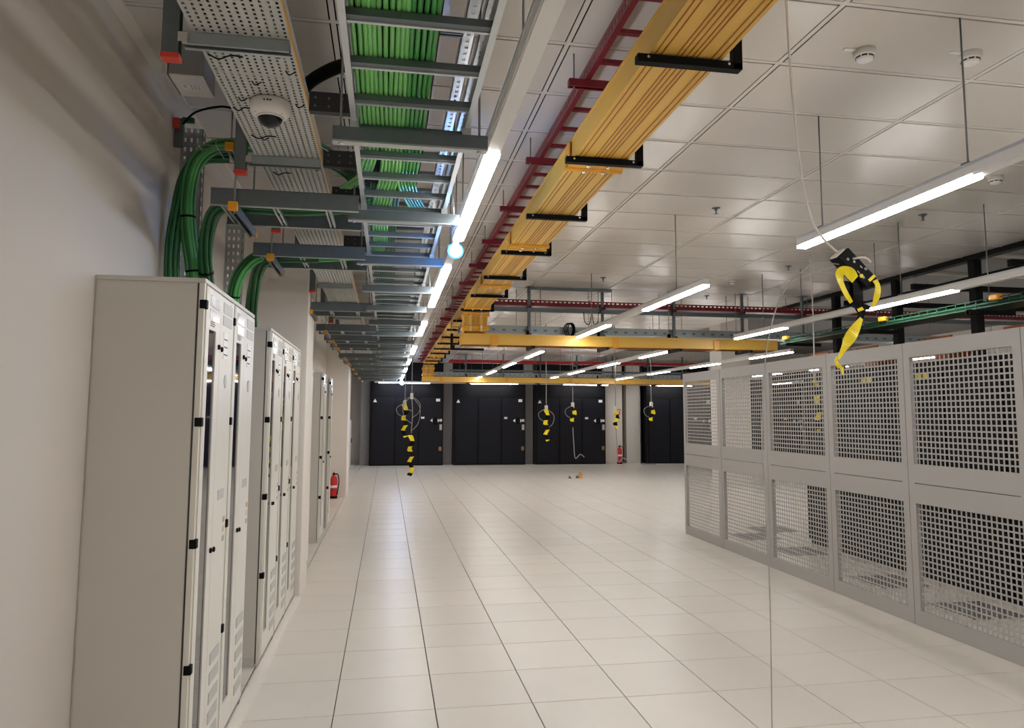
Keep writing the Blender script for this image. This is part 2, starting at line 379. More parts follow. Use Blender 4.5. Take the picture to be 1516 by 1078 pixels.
for (ya, yb) in secs:
    b = MB(); n = 12; pw = (PX1 - PX0) / n
    for k in range(n + 1):
        xc = PX0 + k * pw; a0 = max(PX0, xc - .0086); a1 = min(PX1, xc + .0086); b.box(a0, a1, ya, yb, PZ, PZ + .0022)
    yy = max(ya, 1.8); step = .0262 if ya < 8 else .10; ww = .0062 if ya < 8 else .02
    b.box(PX0, PX1, ya, ya + .012, PZ + .0002, PZ + .002); b.box(PX0, PX1, yb - .012, yb, PZ + .0002, PZ + .002)
    while yy < yb - .01:
        b.box(PX0, PX1, yy - ww, yy + ww, PZ + .0002, PZ + .002); yy += step
    b.build('perforated_sheet', M_perf, t)
b = MB(); b.box(PX0 - .002, PX0, -.2, 24, PZ, PZ + .06); b.build('side_flange', M_perf, t)
b = MB(); b.box(PX1, PX1 + .002, -.2, 24, PZ, PZ + .06); b.build('side_flange', M_perf, t)
b = MB(); b.box(PX1 + .0015, PX1 + .006, -.2, 24, PZ - .002, PZ + .012); b.build('edge_strip', M_orange, t)
tb = thing('tray_cable_bundle', 'dark cables lying inside the perforated tray above the left cabinets', 'cables', (-.51, 8, PZ + .004))
for k in range(15):
    x = PX0 + .016 + k * .0203
    cable('cable', [(x, -.2, PZ + .016), (x + .003 * math.sin(k), 3, PZ + .016), (x, 7, PZ + .016), (x, 14, PZ + .016), (x, 23.5, PZ + .016)], .0102, M_greend if k % 4 == 1 else M_black, tb, 6, 3)
# zip-tie tails under the near tray
for (x, y) in [(-.42, 2.62), (-.40, 2.75), (-.56, 2.56), (-.54, 2.86), (-.40, 3.05), (-.62, 3.02), (-.6, 3.45), (-.40, 3.85)]:
    MB().tube(spline([(x, y, PZ + .001), (x + .012, y + .006, PZ - .012), (x + .03, y - .004, PZ - .008), (x + .034, y + .01, PZ + .002)], 4), .0025, 5).build('cable_tie', M_black, t)
for (x, y, l) in [(-.655, 2.66, .12), (-.66, 3.12, .07), (-.64, 3.43, .11), (-.62, 3.95, .09)]:
    MB().tube(spline([(x, y, PZ - .002), (x + l * .3, y + .012, PZ - .012), (x + l * .65, y - .008, PZ - .006), (x + l, y + .004, PZ - .002)], 5), .0028, 5).build('cable_tie', M_black, t)
for k in range(10):
    y = 2.53 + 1.19 * k
    s = thing('tray_support', '%s L-shaped strut hanger with red end cap under the perforated tray' % ORD[k].capitalize() if k else
              'Nearest L-shaped strut hanger with red end cap under the perforated tray', 'bracket', (-.72, y, 2.98), 'perforated tray hangers')
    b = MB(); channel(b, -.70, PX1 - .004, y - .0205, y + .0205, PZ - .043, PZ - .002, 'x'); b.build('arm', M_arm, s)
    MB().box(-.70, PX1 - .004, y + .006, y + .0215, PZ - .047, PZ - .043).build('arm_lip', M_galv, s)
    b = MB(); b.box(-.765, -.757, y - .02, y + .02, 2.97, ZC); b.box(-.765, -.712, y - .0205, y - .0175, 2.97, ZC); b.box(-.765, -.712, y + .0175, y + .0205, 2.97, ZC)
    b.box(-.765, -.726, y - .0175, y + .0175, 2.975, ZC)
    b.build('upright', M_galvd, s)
    MB().box(-.767, -.708, y - .023, y + .023, 2.952, 2.972).build('end_cap', M_redcap, s, bevel=.003)
    b = MB(); b.lathe([(.011, 0), (.011, .012), (.005, .012), (.005, .03)], (-.69, y - .035, PZ - .03), 'y', 8); b.box(-.71, -.68, y - .036, y - .02, PZ - .045, PZ - .012)
    b.build('bolt', M_chrome, s)

# ------------------------------------------------------------------ dome camera
cx, cy, cz = -.497, 3.05, PZ
t = thing('dome_camera', 'white dome security camera fixed under the perforated tray', 'camera', (cx, cy, cz - .1))
MB().lathe([(.074, 0), (.080, -.004), (.080, -.038), (.078, -.046), (.066, -.060), (.056, -.064), (.050, -.064)], (cx, cy, cz), 'z', 36).build('housing', M_white, t)
MB().lathe([(.050 * math.cos(a), -.062 - .044 * math.sin(a)) for a in [R(v) for v in (0, 15, 30, 45, 60, 75, 87)]], (cx, cy, cz), 'z', 28).build('dome', M_dome, t)
MB().lathe([(.056, -.0635), (.054, -.070), (.050, -.072), (.049, -.066)], (cx, cy, cz), 'z', 36).build('dome_ring', M_white, t)
b = MB()
for k, w in enumerate((.006, .009, .007)): b.box(cx - .016 + k * .012, cx - .016 + k * .012 + w, cy - .0815, cy - .079, cz - .026, cz - .019)
b.build('maker_mark', M_ink, t)
b = MB()
for a in (-140, -40, 40, 140): b.lathe([(.003, 0), (.003, .002)], (cx + .066 * math.cos(R(a)), cy + .066 * math.sin(R(a)), cz - .0625), 'z', 8)
b.build('screw', M_chrome, t)
# ------------------------------------------------------------------ enclosure near the ceiling
t = thing('junction_box', 'pale grey steel enclosure with a white notice hung from the ceiling near the left wall', 'enclosure', (-1.06, 3.98, 3.49))
MB().box(-1.162, -1.140, 3.85, 4.11, 3.495, ZC).build('back_plate', M_box, t, bevel=.003)
MB().box(-1.133, -.966, 3.85, 4.11, 3.502, ZC).build('body', M_boxshade, t, bevel=.003)  # body coloured darker to stand for shade on its upright faces
MB().box(-1.132, -.967, 3.853, 4.107, 3.494, 3.503).build('lid', M_pillar, t, bevel=.002)
lab = MB().box(-1.10, -1.00, 3.945, 4.025, 3.4925, 3.4942).build('notice', M_white, t)
for k in range(3): MB().box(-1.055 + k * .018, -1.048 + k * .018, 3.955, 4.01, 3.4915, 3.4926).build('notice_print', M_louver, lab)
MB().box(-1.09, -1.077, 3.96, 3.99, 3.4915, 3.4926).build('notice_print', M_louver, lab)

# ------------------------------------------------------------------ cable ladder with green cables
LX0, LX1, LZ = -.165, .312, 2.94
t = thing('cable_ladder', 'aluminium cable ladder carrying bright green cables beside the lamp strip', 'cable ladder', (.07, 12, LZ))
for x0, s in ((LX0, 1), (LX1, -1)):
    b = MB(); x1 = x0 + .022 * s; a, c = min(x0, x1), max(x0, x1)
    b.box(a, c, -.2, 25.2, LZ, LZ + .004); b.box(a, c, -.2, 25.2, LZ + .056, LZ + .06)
    xm = x0 if s > 0 else x0 - .003
    b.box(xm, xm + .003, -.2, 25.2, LZ + .004, LZ + .056); b.build('side_rail', M_alu, t)
rp = None; y = .65
for k in range(82):
    yy = .65 + .3 * k
    if k == 0:
        rp = MB().box(LX0 + .004, LX1 - .004, yy - .018, yy + .010, LZ + .012, LZ + .036).build('rung', M_galvd, t)
        lp = MB().box(LX0 + .004, LX1 - .004, yy + .010, yy + .022, LZ + .008, LZ + .034).build('rung_lit_lip', M_alu, rp)  # dark rung face and bright lip: shade and light put into the colours
    else:
        q = clone(rp, Vector((WL[rp].x, yy - .004, WL[rp].z)), t); clone(lp, Vector((WL[lp].x, yy + .016, WL[lp].z)), q)
# rods/strut crossbars carrying the ladder
for k in range(18):
    y = 1.72 + 1.2 * k
    s = thing('strut_crossbar', '%s dark steel strut slung under the green cable ladder' % ORD[k].capitalize(), 'strut', (.08, y, 2.86), 'struts under the cable ladder')
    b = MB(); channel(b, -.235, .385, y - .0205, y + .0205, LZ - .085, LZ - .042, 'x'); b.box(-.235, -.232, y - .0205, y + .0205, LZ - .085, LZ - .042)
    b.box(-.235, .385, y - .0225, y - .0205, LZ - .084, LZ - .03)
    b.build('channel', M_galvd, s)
    MB().box(-.235, .385, y - .024, y + .0205, LZ - .092, LZ - .085).build('bottom_lip', M_galv, s)
    for x in (-.205, .352):
        MB().rod((x, y, LZ - .09), (x, y, ZC), .005).build('threaded_rod', M_rod, s)
    b = MB()
    for x in (-.205, .352): b.lathe([(.010, 0), (.010, .01)], (x, y, LZ - .098), 'z', 6)
    b.box(LX0 - .004, LX0 + .03, y - .016, y + .016, LZ - .042, LZ); b.box(LX1 - .03, LX1 + .004, y - .016, y + .016, LZ - .042, LZ)
    b.build('clamp', M_galv, s)
# second, narrower ladder above
t = thing('upper_slotted_tray', 'narrow slotted steel tray hung above the green cable ladder', 'cable tray', (.17, 8, 3.2))
def slotted(b, x0, x1, y0, y1, z, step=.05):
    b.box(x0, x0 + (x1 - x0) * .36, y0, y1, z, z + .003); b.box(x1 - (x1 - x0) * .36, x1, y0, y1, z, z + .003)
    yy = y0
    while yy < y1: b.box(x0, x1, yy, min(yy + step * .55, y1), z + .0003, z + .0027); yy += step
    b.box(x0, x0 + .003, y0, y1, z, z + .04); b.box(x1 - .003, x1, y0, y1, z, z + .04)
b = MB(); slotted(b, .252, .300, .4, 14, 3.20); b.build('slotted_rail', M_galv, t)
b = MB(); slotted(b, .330, .376, .4, 14, 3.26); b.build('slotted_rail', M_galv, t)
b = MB(); slotted(b, -.12, -.08, .4, 14, 3.20); b.build('slotted_rail', M_galv, t)
rp = None
for k in range(40):
    yy = 1.0 + .33 * k
    if rp is None: rp = channel(MB(), -.08, .252, yy - .015, yy + .015, 3.195, 3.215, 'x', .002).build('rung', M_galvd, t)
    else: clone(rp, Vector((WL[rp].x, yy, WL[rp].z)), t)

t = thing('green_cable_bundle', 'bundle of bright green data cables lying along the aluminium ladder', 'cables', (.0, 3, LZ + .05))
for k in range(16):
    x = LX0 + .035 + k * .0172; z = LZ + .046; r = .0082
    m_ = M_greenl if k < 11 else M_green
    pts = [(x, -.2, z), (x, 1.2, z), (x + .004 * math.sin(k), 2.2, z + .002 * (k % 2)), (x, 2.95, z)]
    if k < 4: pts += [(x + .012, 3.3, z), (x - .02, 3.65, z + .01), (x - .06, 3.9, z + .04), (x - .16, 4.25, z + .09)]
    elif k < 10: pts += [(x + .016, 3.4, z), (x + .004, 3.75, z), (x - .028, 4.1, z), (x - .05, 4.5, z), (x - .055, 5.2, z), (x - .12, 5.9, z + .02)]
    else: pts += [(x - .004, 3.5, z), (x - .01, 3.8, z + .005), (x + .02, 4.1, z + .02), (x + .09, 4.5, z + .04)]
    cable('cable', pts, r, m_, t)
for k in range(16):      # black layer added above the green one as shade between the cables
    x = LX0 + .043 + k * .0172
    cable('cable', [(x, -.2, LZ + .064), (x, 1.5, LZ + .064), (x, 3.2, LZ + .064), (x - .01, 3.9, LZ + .068)], .0085, M_black, t, 6)
for k in range(9):      # upper layer that runs further
    x = LX0 + .05 + k * .019
    cable('cable', [(x, 2.4, LZ + .085), (x + .01, 3.6, LZ + .083), (x - .01, 5.0, LZ + .06), (x + .004, 7.5, LZ + .05), (x, 10, LZ + .05), (x, 14, LZ + .05)], .0085, M_greend, t, 6)

# perforated dark brackets bridging tray and ladder, and the basket of green cables
for k, y in enumerate((3.05, 3.74, 4.35, 5.55)):
    b = MB(); b.box(-.345, -.17, y, y + .003, 3.03, 3.11); b.box(-.345, -.17, y, y + .035, 3.027, 3.03); b.box(-.345, -.17, y, y + .035, 3.108, 3.111)
    s = thing('bridge_bracket', '%s dark punched bracket bridging the perforated tray and the ladder' % ORD[k].capitalize(), 'bracket', (-.26, y, 3.03), 'bridging brackets')
    b.build('plate', M_ink, s)
    for i in range(3):
        for j in range(2): MB().lathe([(.005, 0), (.005, .003), (.003, .003)], (-.32 + i * .055, y - .004, 3.05 + j * .035), 'y', 8).build('bolt', M_galvd, s)
def basket(b, x0, x1, y0, y1, z, ax='x', step=.10, n=5, h=.045, r=.0028):
    if ax == 'x':
        for k in range(n): yy = y0 + (y1 - y0) * k / (n - 1); b.rod((x0, yy, z), (x1, yy, z), r, 5)
        for yy in (y0, y1): b.rod((x0, yy, z + h), (x1, yy, z + h), r, 5)
        xx = x0
        while xx <= x1: b.tube([(xx, y0, z + h), (xx, y0, z), (xx, y1, z), (xx, y1, z + h)], r, 5); xx += step
    else:
        for k in range(n): xx = x0 + (x1 - x0) * k / (n - 1); b.rod((xx, y0, z), (xx, y1, z), r, 5)
        for xx in (x0, x1): b.rod((xx, y0, z + h), (xx, y1, z + h), r, 5)
        yy = y0
        while yy <= y1: b.tube([(x0, yy, z + h), (x0, yy, z), (x1, yy, z), (x1, yy, z + h)], r, 5); yy += step
t = thing('wire_basket_tray', 'wire basket carrying green cables over the perforated tray to the wall', 'cable tray', (-.7, 4.6, 3.3))
b = MB(); basket(b, -1.12, -.12, 4.42, 4.72, 3.34); b.build('wire_mesh', M_galv, t)
for x in (-.93, -.20):
    b = MB(); channel(b, x - .02, x + .02, 4.36, 4.80, 3.295, 3.335, 'y'); b.build('strut', M_galvd, t)
    MB().box(x - .023, x + .023, 4.335, 4.361, 3.290, 3.338).build('end_cap', M_cap, t, bevel=.003)
    MB().rod((x, 4.40, 3.29), (x, 4.40, ZC), .005).build('threaded_rod', M_rod, t)
    MB().rod((x, 4.76, 3.29), (x, 4.76, ZC), .005).build('threaded_rod', M_rod, t)

t = thing('black_hose', 'short black corrugated hose between the perforated tray and the green cable ladder', 'hose', (-.3, 3.4, 3.3))
cable('hose', [(-.52, 3.62, 3.24), (-.42, 3.46, 3.30), (-.33, 3.36, 3.33), (-.20, 3.22, 3.32), (-.06, 3.14, 3.26), (.02, 3.12, 3.20)], .030, M_black, t, 12, 8)
t = thing('sloping_wire_basket', 'narrow wire basket of dark green cables slanting from the perforated tray to the ladder', 'cable tray', (-.25, 3.95, 3.1))
for k in range(7):
    q = k / 6
    a = Vector((-.375, 3.66 + .23 * q, 3.11)); c = Vector((-.12, 4.05 + .27 * q, 3.09))
    MB().rod(a, c, .003, 5).build('wire', M_galv, t)
for k in range(4):
    q = .1 + .27 * k; a = Vector((-.375, 3.66, 3.113)).lerp(Vector((-.12, 4.05, 3.093)), q); c = Vector((-.375, 3.89, 3.113)).lerp(Vector((-.12, 4.32, 3.093)), q)
    MB().rod(a, c, .003, 5).build('cross_wire', M_ink, t)
for k in range(6):
    q = (k + .5) / 6
    cable('cable', [(-.46, 3.56 + .22 * q, 3.14), (-.375, 3.66 + .23 * q, 3.127), (-.25, 3.85 + .25 * q, 3.118), (-.12, 4.05 + .27 * q, 3.107), (-.04, 4.25 + .2 * q, 3.06)], .011, M_greend, t, 7)

# ------------------------------------------------------------------ vertical wall ladders and drop cables
def wall_upright(y, z0, z1, label, dark=False):
    t = thing('wall_upright', label, 'cable ladder', (-1.26, y, z0), 'slotted uprights on the left wall')
    b = MB(); xa, xb_ = -1.325, -1.215
    for k in range(4):
        x = xa + (xb_ - xa) * k / 3; b.box(x - .012, x + .012, y, y + .003, z0, z1)
    zz = z0
    while zz < z1: b.box(xa, xb_, y + .0003, y + .0027, zz, min(zz + .035, z1)); zz += .062
    b.build('slotted_face', M_galv, t)
    b = MB(); b.box(xb_ + .010, xb_ + .014, y, y + .008, z0, z1); b.box(xb_ + .010, xb_ + .014, y + .06, y + .068, z0, z1)
    zz = z0
    while zz < z1: b.box(xb_ + .0103, xb_ + .0137, y, y + .068, zz, min(zz + .028, z1)); zz += .062
    b.build('slotted_edge', M_galvd, t)
    return t
wall_upright(4.86, 2.42, 3.60, 'slotted steel upright on the wall behind the largest green cable loop')
wall_upright(6.25, 2.42, 3.35, 'slotted steel upright on the wall between the two front cabinet groups')
t = thing('cable_clamp', 'small green and red capped clamp high on the left wall by the basket', 'clamp', (-1.30, 4.70, 3.5))
MB().box(-1.33, -1.28, 4.70, 4.73, 3.42, 3.60).build('channel', M_galvd, t)
MB().box(-1.345 + .012, -1.30, 4.66, 4.70, 3.53, 3.59).build('red_cap', M_redcap, t, bevel=.003)
MB().box(-1.29, -1.22, 4.70, 4.73, 3.58, 3.61).build('green_cap', M_greend, t, bevel=.003)
cable('black_lead', [(-1.28, 4.69, 3.56), (-1.2, 4.66, 3.63), (-1.05, 4.62, 3.66), (-.94, 4.6, 3.64)], .007, M_black, t)

def drop(label, path, nx, r, m_, spread, ties=()):
    t = thing('green_cable_drop', label, 'cables', path[0], 'green cable drops into the cabinets')
    P = spline(path, 5)
    offs = []
    for i in range(nx):
        a = 2 * math.pi * i / max(1, nx - 1); offs.append((0, 0) if i == 0 else (math.cos(a), math.sin(a)))
    rr = r * 2.15 if nx > 4 else r * 1.1
    for i, (u, v) in enumerate(offs):
        pts = []; nrm = None
        for j, p in enumerate(P):
            tn = (P[min(j + 1, len(P) - 1)] - P[max(j - 1, 0)]).normalized()
            side = Vector((0, 1, 0)); nv = (side - tn * side.dot(tn)).normalized(); bn = tn.cross(nv)
            sc = spread[0] + (spread[1] - spread[0]) * j / (len(P) - 1)
            pts.append(p + nv * (u * rr * sc) + bn * (v * rr * sc))
        MB().tube(pts, r, 7).build('cable', m_ if i % 3 else M_greend, t)
    for q in ties:
        j = int(q * (len(P) - 1)); p = P[j]; tn = (P[min(j + 1, len(P) - 1)] - P[j - 1]).normalized()
        sc = spread[0] + (spread[1] - spread[0]) * q
        MB().tube([p - tn * .006, p + tn * .006], rr * sc + r * 1.15, 14).build('tie', M_black, t)
    return t
drop('thick green cable loop rising from the nearest cabinet pair to the wire basket',
     [(-1.14, 4.60, 2.40), (-1.155, 4.60, 2.62), (-1.19, 4.58, 2.85), (-1.20, 4.57, 3.08), (-1.165, 4.57, 3.27), (-1.08, 4.57, 3.37), (-.95, 4.57, 3.40), (-.6, 4.57, 3.395), (-.3, 4.57, 3.30), (-.12, 4.50, 3.08)], 14, .0125, M_green, (1.25, 1.15), (.13, .27))
drop('dark green cable drop against the wall beside the thick loop', [(-1.255, 4.55, 2.40), (-1.27, 4.56, 2.75), (-1.25, 4.58, 3.0), (-1.22, 4.6, 3.2), (-1.15, 4.66, 3.34), (-1.0, 4.68, 3.37)], 9, .0125, M_greend, (1.2, 1.2))
drop('green cable loop rising from the second cabinet into the nearest cross tray', [(-1.06, 4.62, 2.40), (-1.075, 4.60, 2.55), (-1.07, 4.5, 2.70), (-1.01, 4.3, 2.83), (-.92, 4.14, 2.895), (-.78, 4.12, 2.90), (-.5, 4.12, 2.90), (-.2, 4.12, 2.93)], 8, .0125, M_greend, (1.1, 1.0), (.2,))
drop('green cable loop rising between the cabinet groups into the second cross tray', [(-1.08, 5.42, 2.30), (-1.09, 5.40, 2.52), (-1.06, 5.36, 2.70), (-.98, 5.34, 2.83), (-.86, 5.32, 2.885), (-.55, 5.32, 2.89), (-.2, 5.32, 2.92)], 8, .0135, M_green, (1.1, 1.0), (.25,))
drop('pair of dark green cable drops curving down onto the three-cabinet row', [(-1.06, 6.0, 2.40), (-1.05, 5.9, 2.56), (-1.0, 5.7, 2.72), (-.92, 5.45, 2.83), (-.80, 5.30, 2.87), (-.5, 5.28, 2.88)], 8, .0135, M_greend, (1.2, 1.0))
drop('thin dark cables slanting down past the first pillar to the cabinet behind it', [(-1.02, 9.0, 2.37), (-.98, 8.9, 2.55), (-.90, 8.7, 2.75), (-.80, 8.4, 2.9), (-.6, 8.1, 2.93)], 3, .016, M_greend, (2.0, 1.2))

# ------------------------------------------------------------------ cross ladders from the wall side to the main ladder
cross = [3.90, 5.12, 7.75, 9.62, 10.85, 12.0, 14.1, 15.5, 17.2, 19.0, 21.0, 23.0]
for k, y in enumerate(cross):
    z = 2.845
    t = thing('cross_cable_ladder', '%s dark grey cross ladder reaching from cabinet side to the main ladder' % ORD[k].capitalize(), 'cable ladder', (-.5, y + .2, z), 'cross ladders above the left cabinets')
    for yy in (y, y + .40):
        b = MB(); b.box(-.915, -.17, yy, yy + .003, z, z + .088); b.box(-.915, -.17, yy, yy + .018, z + .085, z + .088)
        sr = b.build('side_rail', M_galvd, t)
        MB().box(-.915, -.17, yy - .001, yy + .018, z - .004, z).build('bottom_flange', M_galv, sr)
    for x in (-.86, -.60, -.33):
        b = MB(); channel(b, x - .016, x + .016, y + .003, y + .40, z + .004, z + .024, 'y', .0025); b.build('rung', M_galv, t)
    s = thing('orange_capped_strut', '%s orange-capped strut under the cross ladders' % ORD[k].capitalize(), 'strut', (-.79, y + .2, z - .05), 'orange-capped struts')
    b = MB(); channel(b, -.81, -.77, y - .06, y + .50, z - .050, z - .008, 'y'); b.build('channel', M_galvd, s)
    MB().box(-.813, -.767, y - .078, y - .058, z - .049, z - .001).build('end_cap', M_cap, s, bevel=.003)
    MB().box(-.813, -.767, y + .498, y + .518, z - .049, z - .001).build('end_cap', M_cap, s, bevel=.003)
    for yy in (y - .035, y + .475): MB().rod((-.79, yy, z - .055), (-.79, yy, ZC), .005).build('threaded_rod', M_rod, s)

# ------------------------------------------------------------------ linear lamps
def lamp_row(name, label, x, ya, yb, lit, rods, axis='y', w=.068, z0=2.90, z1=2.972, ztop=ZC):
    t = thing(name, label, 'lamp', (x, (ya + yb) / 2, z0) if axis == 'y' else ((ya + yb) / 2, x, z0), 'linear ceiling lamps')
    def bx(b, a, c, u0, u1, za, zb):
        return b.box(x + u0, x + u1, a, c, za, zb) if axis == 'y' else b.box(a, c, x + u0, x + u1, za, zb)
    bx(MB(), ya, yb, -w / 2, w / 2, z0 + .012, z1).build('trunking', M_housing, t, bevel=.004)
    bx(MB(), ya, yb, -w / 2 - .004, -w / 2 + .001, z1 - .016, z1 - .004).build('trunking_lip', M_alu, t)
    cur = ya
    for a, c in sorted(lit):
        if a - cur > .02: bx(MB(), cur + .003, a - .003, -w / 2 + .004, w / 2 - .004, z0 + .003, z0 + .014).build('blank_cover', M_blank, t)
        bx(MB(), a, c, -w / 2 + .002, w / 2 - .002, z0 - .006, z0 + .014).build('diffuser', M_lamp, t)
        cur = c
    if yb - cur > .02: bx(MB(), cur + .003, yb, -w / 2 + .004, w / 2 - .004, z0 + .003, z0 + .014).build('blank_cover', M_blank, t)
    for q in rods:
        p = (x, q) if axis == 'y' else (q, x)
        MB().rod((*p, z1), (*p, ztop), .0045).build('suspension_rod', M_rod, t)
        MB().box(p[0] - .022, p[0] + .022, p[1] - .022, p[1] + .022, z1, z1 + .012).build('rod_clip', M_galvd, t)
    return t
def pat(a, b, l=1.5, g=1.38):
    out = []; y = a
    while y + .3 < b: out.append((y, min(y + l, b))); y += l + g
    return out
lamp_row('linear_lamp', 'long lamp strip beside the green cable ladder, nearest one overhead', .432, -1.0, 4.72, [(-.5, .75), (3.08, 4.66)], (1.0, 2.35, 4.4))
lamp_row('linear_lamp', 'lamp strip continuing past the blue beacon beside the ladder', .432, 5.10, 25.0, [(5.55, 7.65), (8.95, 10.45), (12.2, 13.7), (15.0, 16.5), (17.9, 19.4), (20.8, 22.3), (23.4, 24.9)], (5.3, 7.9, 10.6, 14, 17.5, 21))
lamp_row('linear_lamp', 'lamp strip hanging at upper right, cut off by the picture edge', 2.725, -1.5, 4.468, [(-.2, 2.0), (2.957, 4.46)], (.6, 3.007, 4.21))  # first lit length is out of view, lengthened to brighten the floor
lamp_row('linear_lamp', 'lamp strip at centre right with two lit lengths, left of the cage', 2.715, 5.94, 10.3, [(5.95, 7.48), (8.81, 10.29)], (6.608, 9.6))
lamp_row('linear_lamp', 'lamp strip running just above the mesh cage', 5.02, 2.2, 10.02, [(2.3, 4.75), (5.757, 6.976), (8.631, 10.01)], (3.6, 6.471, 9.2))  # nearest lit length is unseen, stretched to brighten the floor by the cage
lamp_row('linear_lamp', 'far lamp strip above the floor in front of the second black unit', 2.68, 12.65, 22.2, pat(12.66, 22.2), (13.3, 17, 21))
lamp_row('linear_lamp', 'far lamp strip in front of the third black unit', 4.86, 12.2, 21.7, pat(12.21, 21.6), (13, 16.5, 20.5))
lamp_row('linear_lamp', 'far lamp strip ending over the cage beside the white column', 7.02, 11.9, 22.0, pat(11.91, 22.0), (13, 16.5, 20.5), ztop=4.35)
lamp_row('linear_lamp', 'crosswise lamp strip along the tops of the black units', 26.0, -.45, 11.2, [(-.3, 1.45), (2.9, 4.6), (6.3, 7.95), (9.6, 11.2)], (0, 3.7, 7.1, 10.3), axis='x')
# lamps of the rest of the room; those right of the racks added for light
OUT = ['lamp strip behind the viewer, beside the left cable ladder', 'lamp strip behind the viewer, right of the yellow raceway', 'lamp strip behind the viewer, in line with the cage wall',
       'lamp strip behind the viewer, beyond the ceiling edge', 'added lamp strip beyond the racks, nearer of the two in its line', 'added lamp strip beyond the racks, farther of the two in its line',
       'added lamp strip by the right wall, nearer of the two in its line', 'added lamp strip by the right wall, farther of the two in its line']
for k, (x, ya, yb, zt) in enumerate([(.432, -8.5, -2.2, ZC), (2.72, -8.5, -2.7, ZC), (5.02, -8.5, 1.2, ZC), (7.6, -8, -1, 4.35), (10.2, -6, 8, 4.35), (10.2, 12, 21.5, 4.35), (13.4, -2, 12, 4.35), (13.4, 14, 24, 4.35)]):
    lamp_row('linear_lamp', OUT[k], x, ya, yb, pat(ya + .1, yb), (ya + .4, yb - .4), ztop=zt)

# ------------------------------------------------------------------ blue beacon lamps
def beacon(x, y, z, r, label, top):
    t = thing('blue_beacon', label, 'lamp', (x, y, z - r))
    MB().lathe([(r * math.cos(a), r * math.sin(a)) for a in [R(v) for v in range(-86, 87, 14)]], (x, y, z), 'z', 24).build('bulb', M_blue, t)
    MB().lathe([(r * .7, r * .45), (r * 1.30, r * .30), (r * 1.40, r * .40), (r * 1.3, r * .55), (r * .7, r * .65)], (x, y, z), 'y', 24).build('halo_ring', M_bluehalo, t)  # added glowing ring that stands in for the halo around the bulb
    MB().lathe([(r * .5, r * .9), (r * .6, r * 1.0), (r * .6, r * 1.5), (r * .3, r * 1.6)], (x, y, z), 'z', 16).build('socket', M_white, t)
    MB().rod((x, y, z + r * 1.55), (x, y, top), .0045).build('suspension_rod', M_rod, t)
beacon(.424, 4.76, 2.852, .038, 'glowing round blue beacon lamp between two lamp strips', ZC)
beacon(.47, 24.80, 2.85, .055, 'small distant blue beacon at the far end of the lamp strip', 2.90)

# ------------------------------------------------------------------ red ladder
t = thing('red_cable_ladder', 'dark red perforated cable ladder hung above the yellow raceway', 'cable ladder', (1.16, 12, 3.57))
for x in (1.015, 1.30):
    b = MB(); b.box(x, x + .004, -.2, 25, 3.572, 3.592); b.box(x, x + .004, -.2, 25, 3.618, 3.64)
    y = -.2
    while y < 25: b.box(x + .0003, x + .0037, y, y + (.03 if y < 12 else .2), 3.572, 3.64); y += .05 if y < 12 else .4
    b.box(x, x + .03, -.2, 25, 3.570, 3.573)
    b.build('side_rail', M_red, t)
rp = None
for k in range(83):
    yy = .2 + .3 * k
    if rp is None: rp = MB().box(1.02, 1.30, yy - .015, yy + .015, 3.575, 3.595).build('rung', M_red, t)
    else: clone(rp, Vector((WL[rp].x, yy, WL[rp].z)), t)
for k in range(18):
    y = 2.47 + 1.222 * k
    s = thing('red_crossbar', '%s dark red crossbar hung on rods beneath the red ladder' % ORD[k].capitalize(), 'strut', (1.16, y, 3.53), 'red crossbars')
    b = MB(); channel(b, .925, 1.40, y - .0205, y + .0205, 3.528, 3.569, 'x'); b.box(.925, .928, y - .02, y + .02, 3.528, 3.569); b.build('channel', M_red, s)
    for x in (.955, 1.37): MB().rod((x, y, 3.52), (x, y, ZC), .0045).build('threaded_rod', M_rod, s)

# ------------------------------------------------------------------ yellow raceway
YX0, YX1, YZ = 1.04, 1.36, 3.262
t = thing('yellow_fibre_raceway', 'long yellow plastic cable raceway running down the hall on black brackets', 'cable raceway', (1.2, 12, YZ))
joints = [-.2, 2.0, 4.13, 6.28, 8.30, 10.1, 12.3, 14.4, 16.5, 18.6, 20.7, 22.2]
RIBS = [.022, .05, .115, .135, .160, .185, .205, .27, .298]
for a, c in zip(joints[:-1], joints[1:]):
    b = MB(); b.box(YX0, YX1, a + .002, c - .002, YZ, YZ + .004); b.box(YX0, YX0 + .004, a + .002, c - .002, YZ + .004, YZ + .125); b.box(YX1 - .004, YX1, a + .002, c - .002, YZ + .004, YZ + .125)
    b.box(YX0 - .008, YX0 + .004, a + .002, c - .002, YZ + .117, YZ + .125); b.box(YX1 - .004, YX1 + .008, a + .002, c - .002, YZ + .117, YZ + .125)
    sec = b.build('trough', M_yellow, t)
    b = MB()
    for u in RIBS:
        b.box(YX0 + u - .0022, YX0 + u + .0022, a + .002, c - .002, YZ - .004, YZ)
    b.build('rib', M_groove, sec)
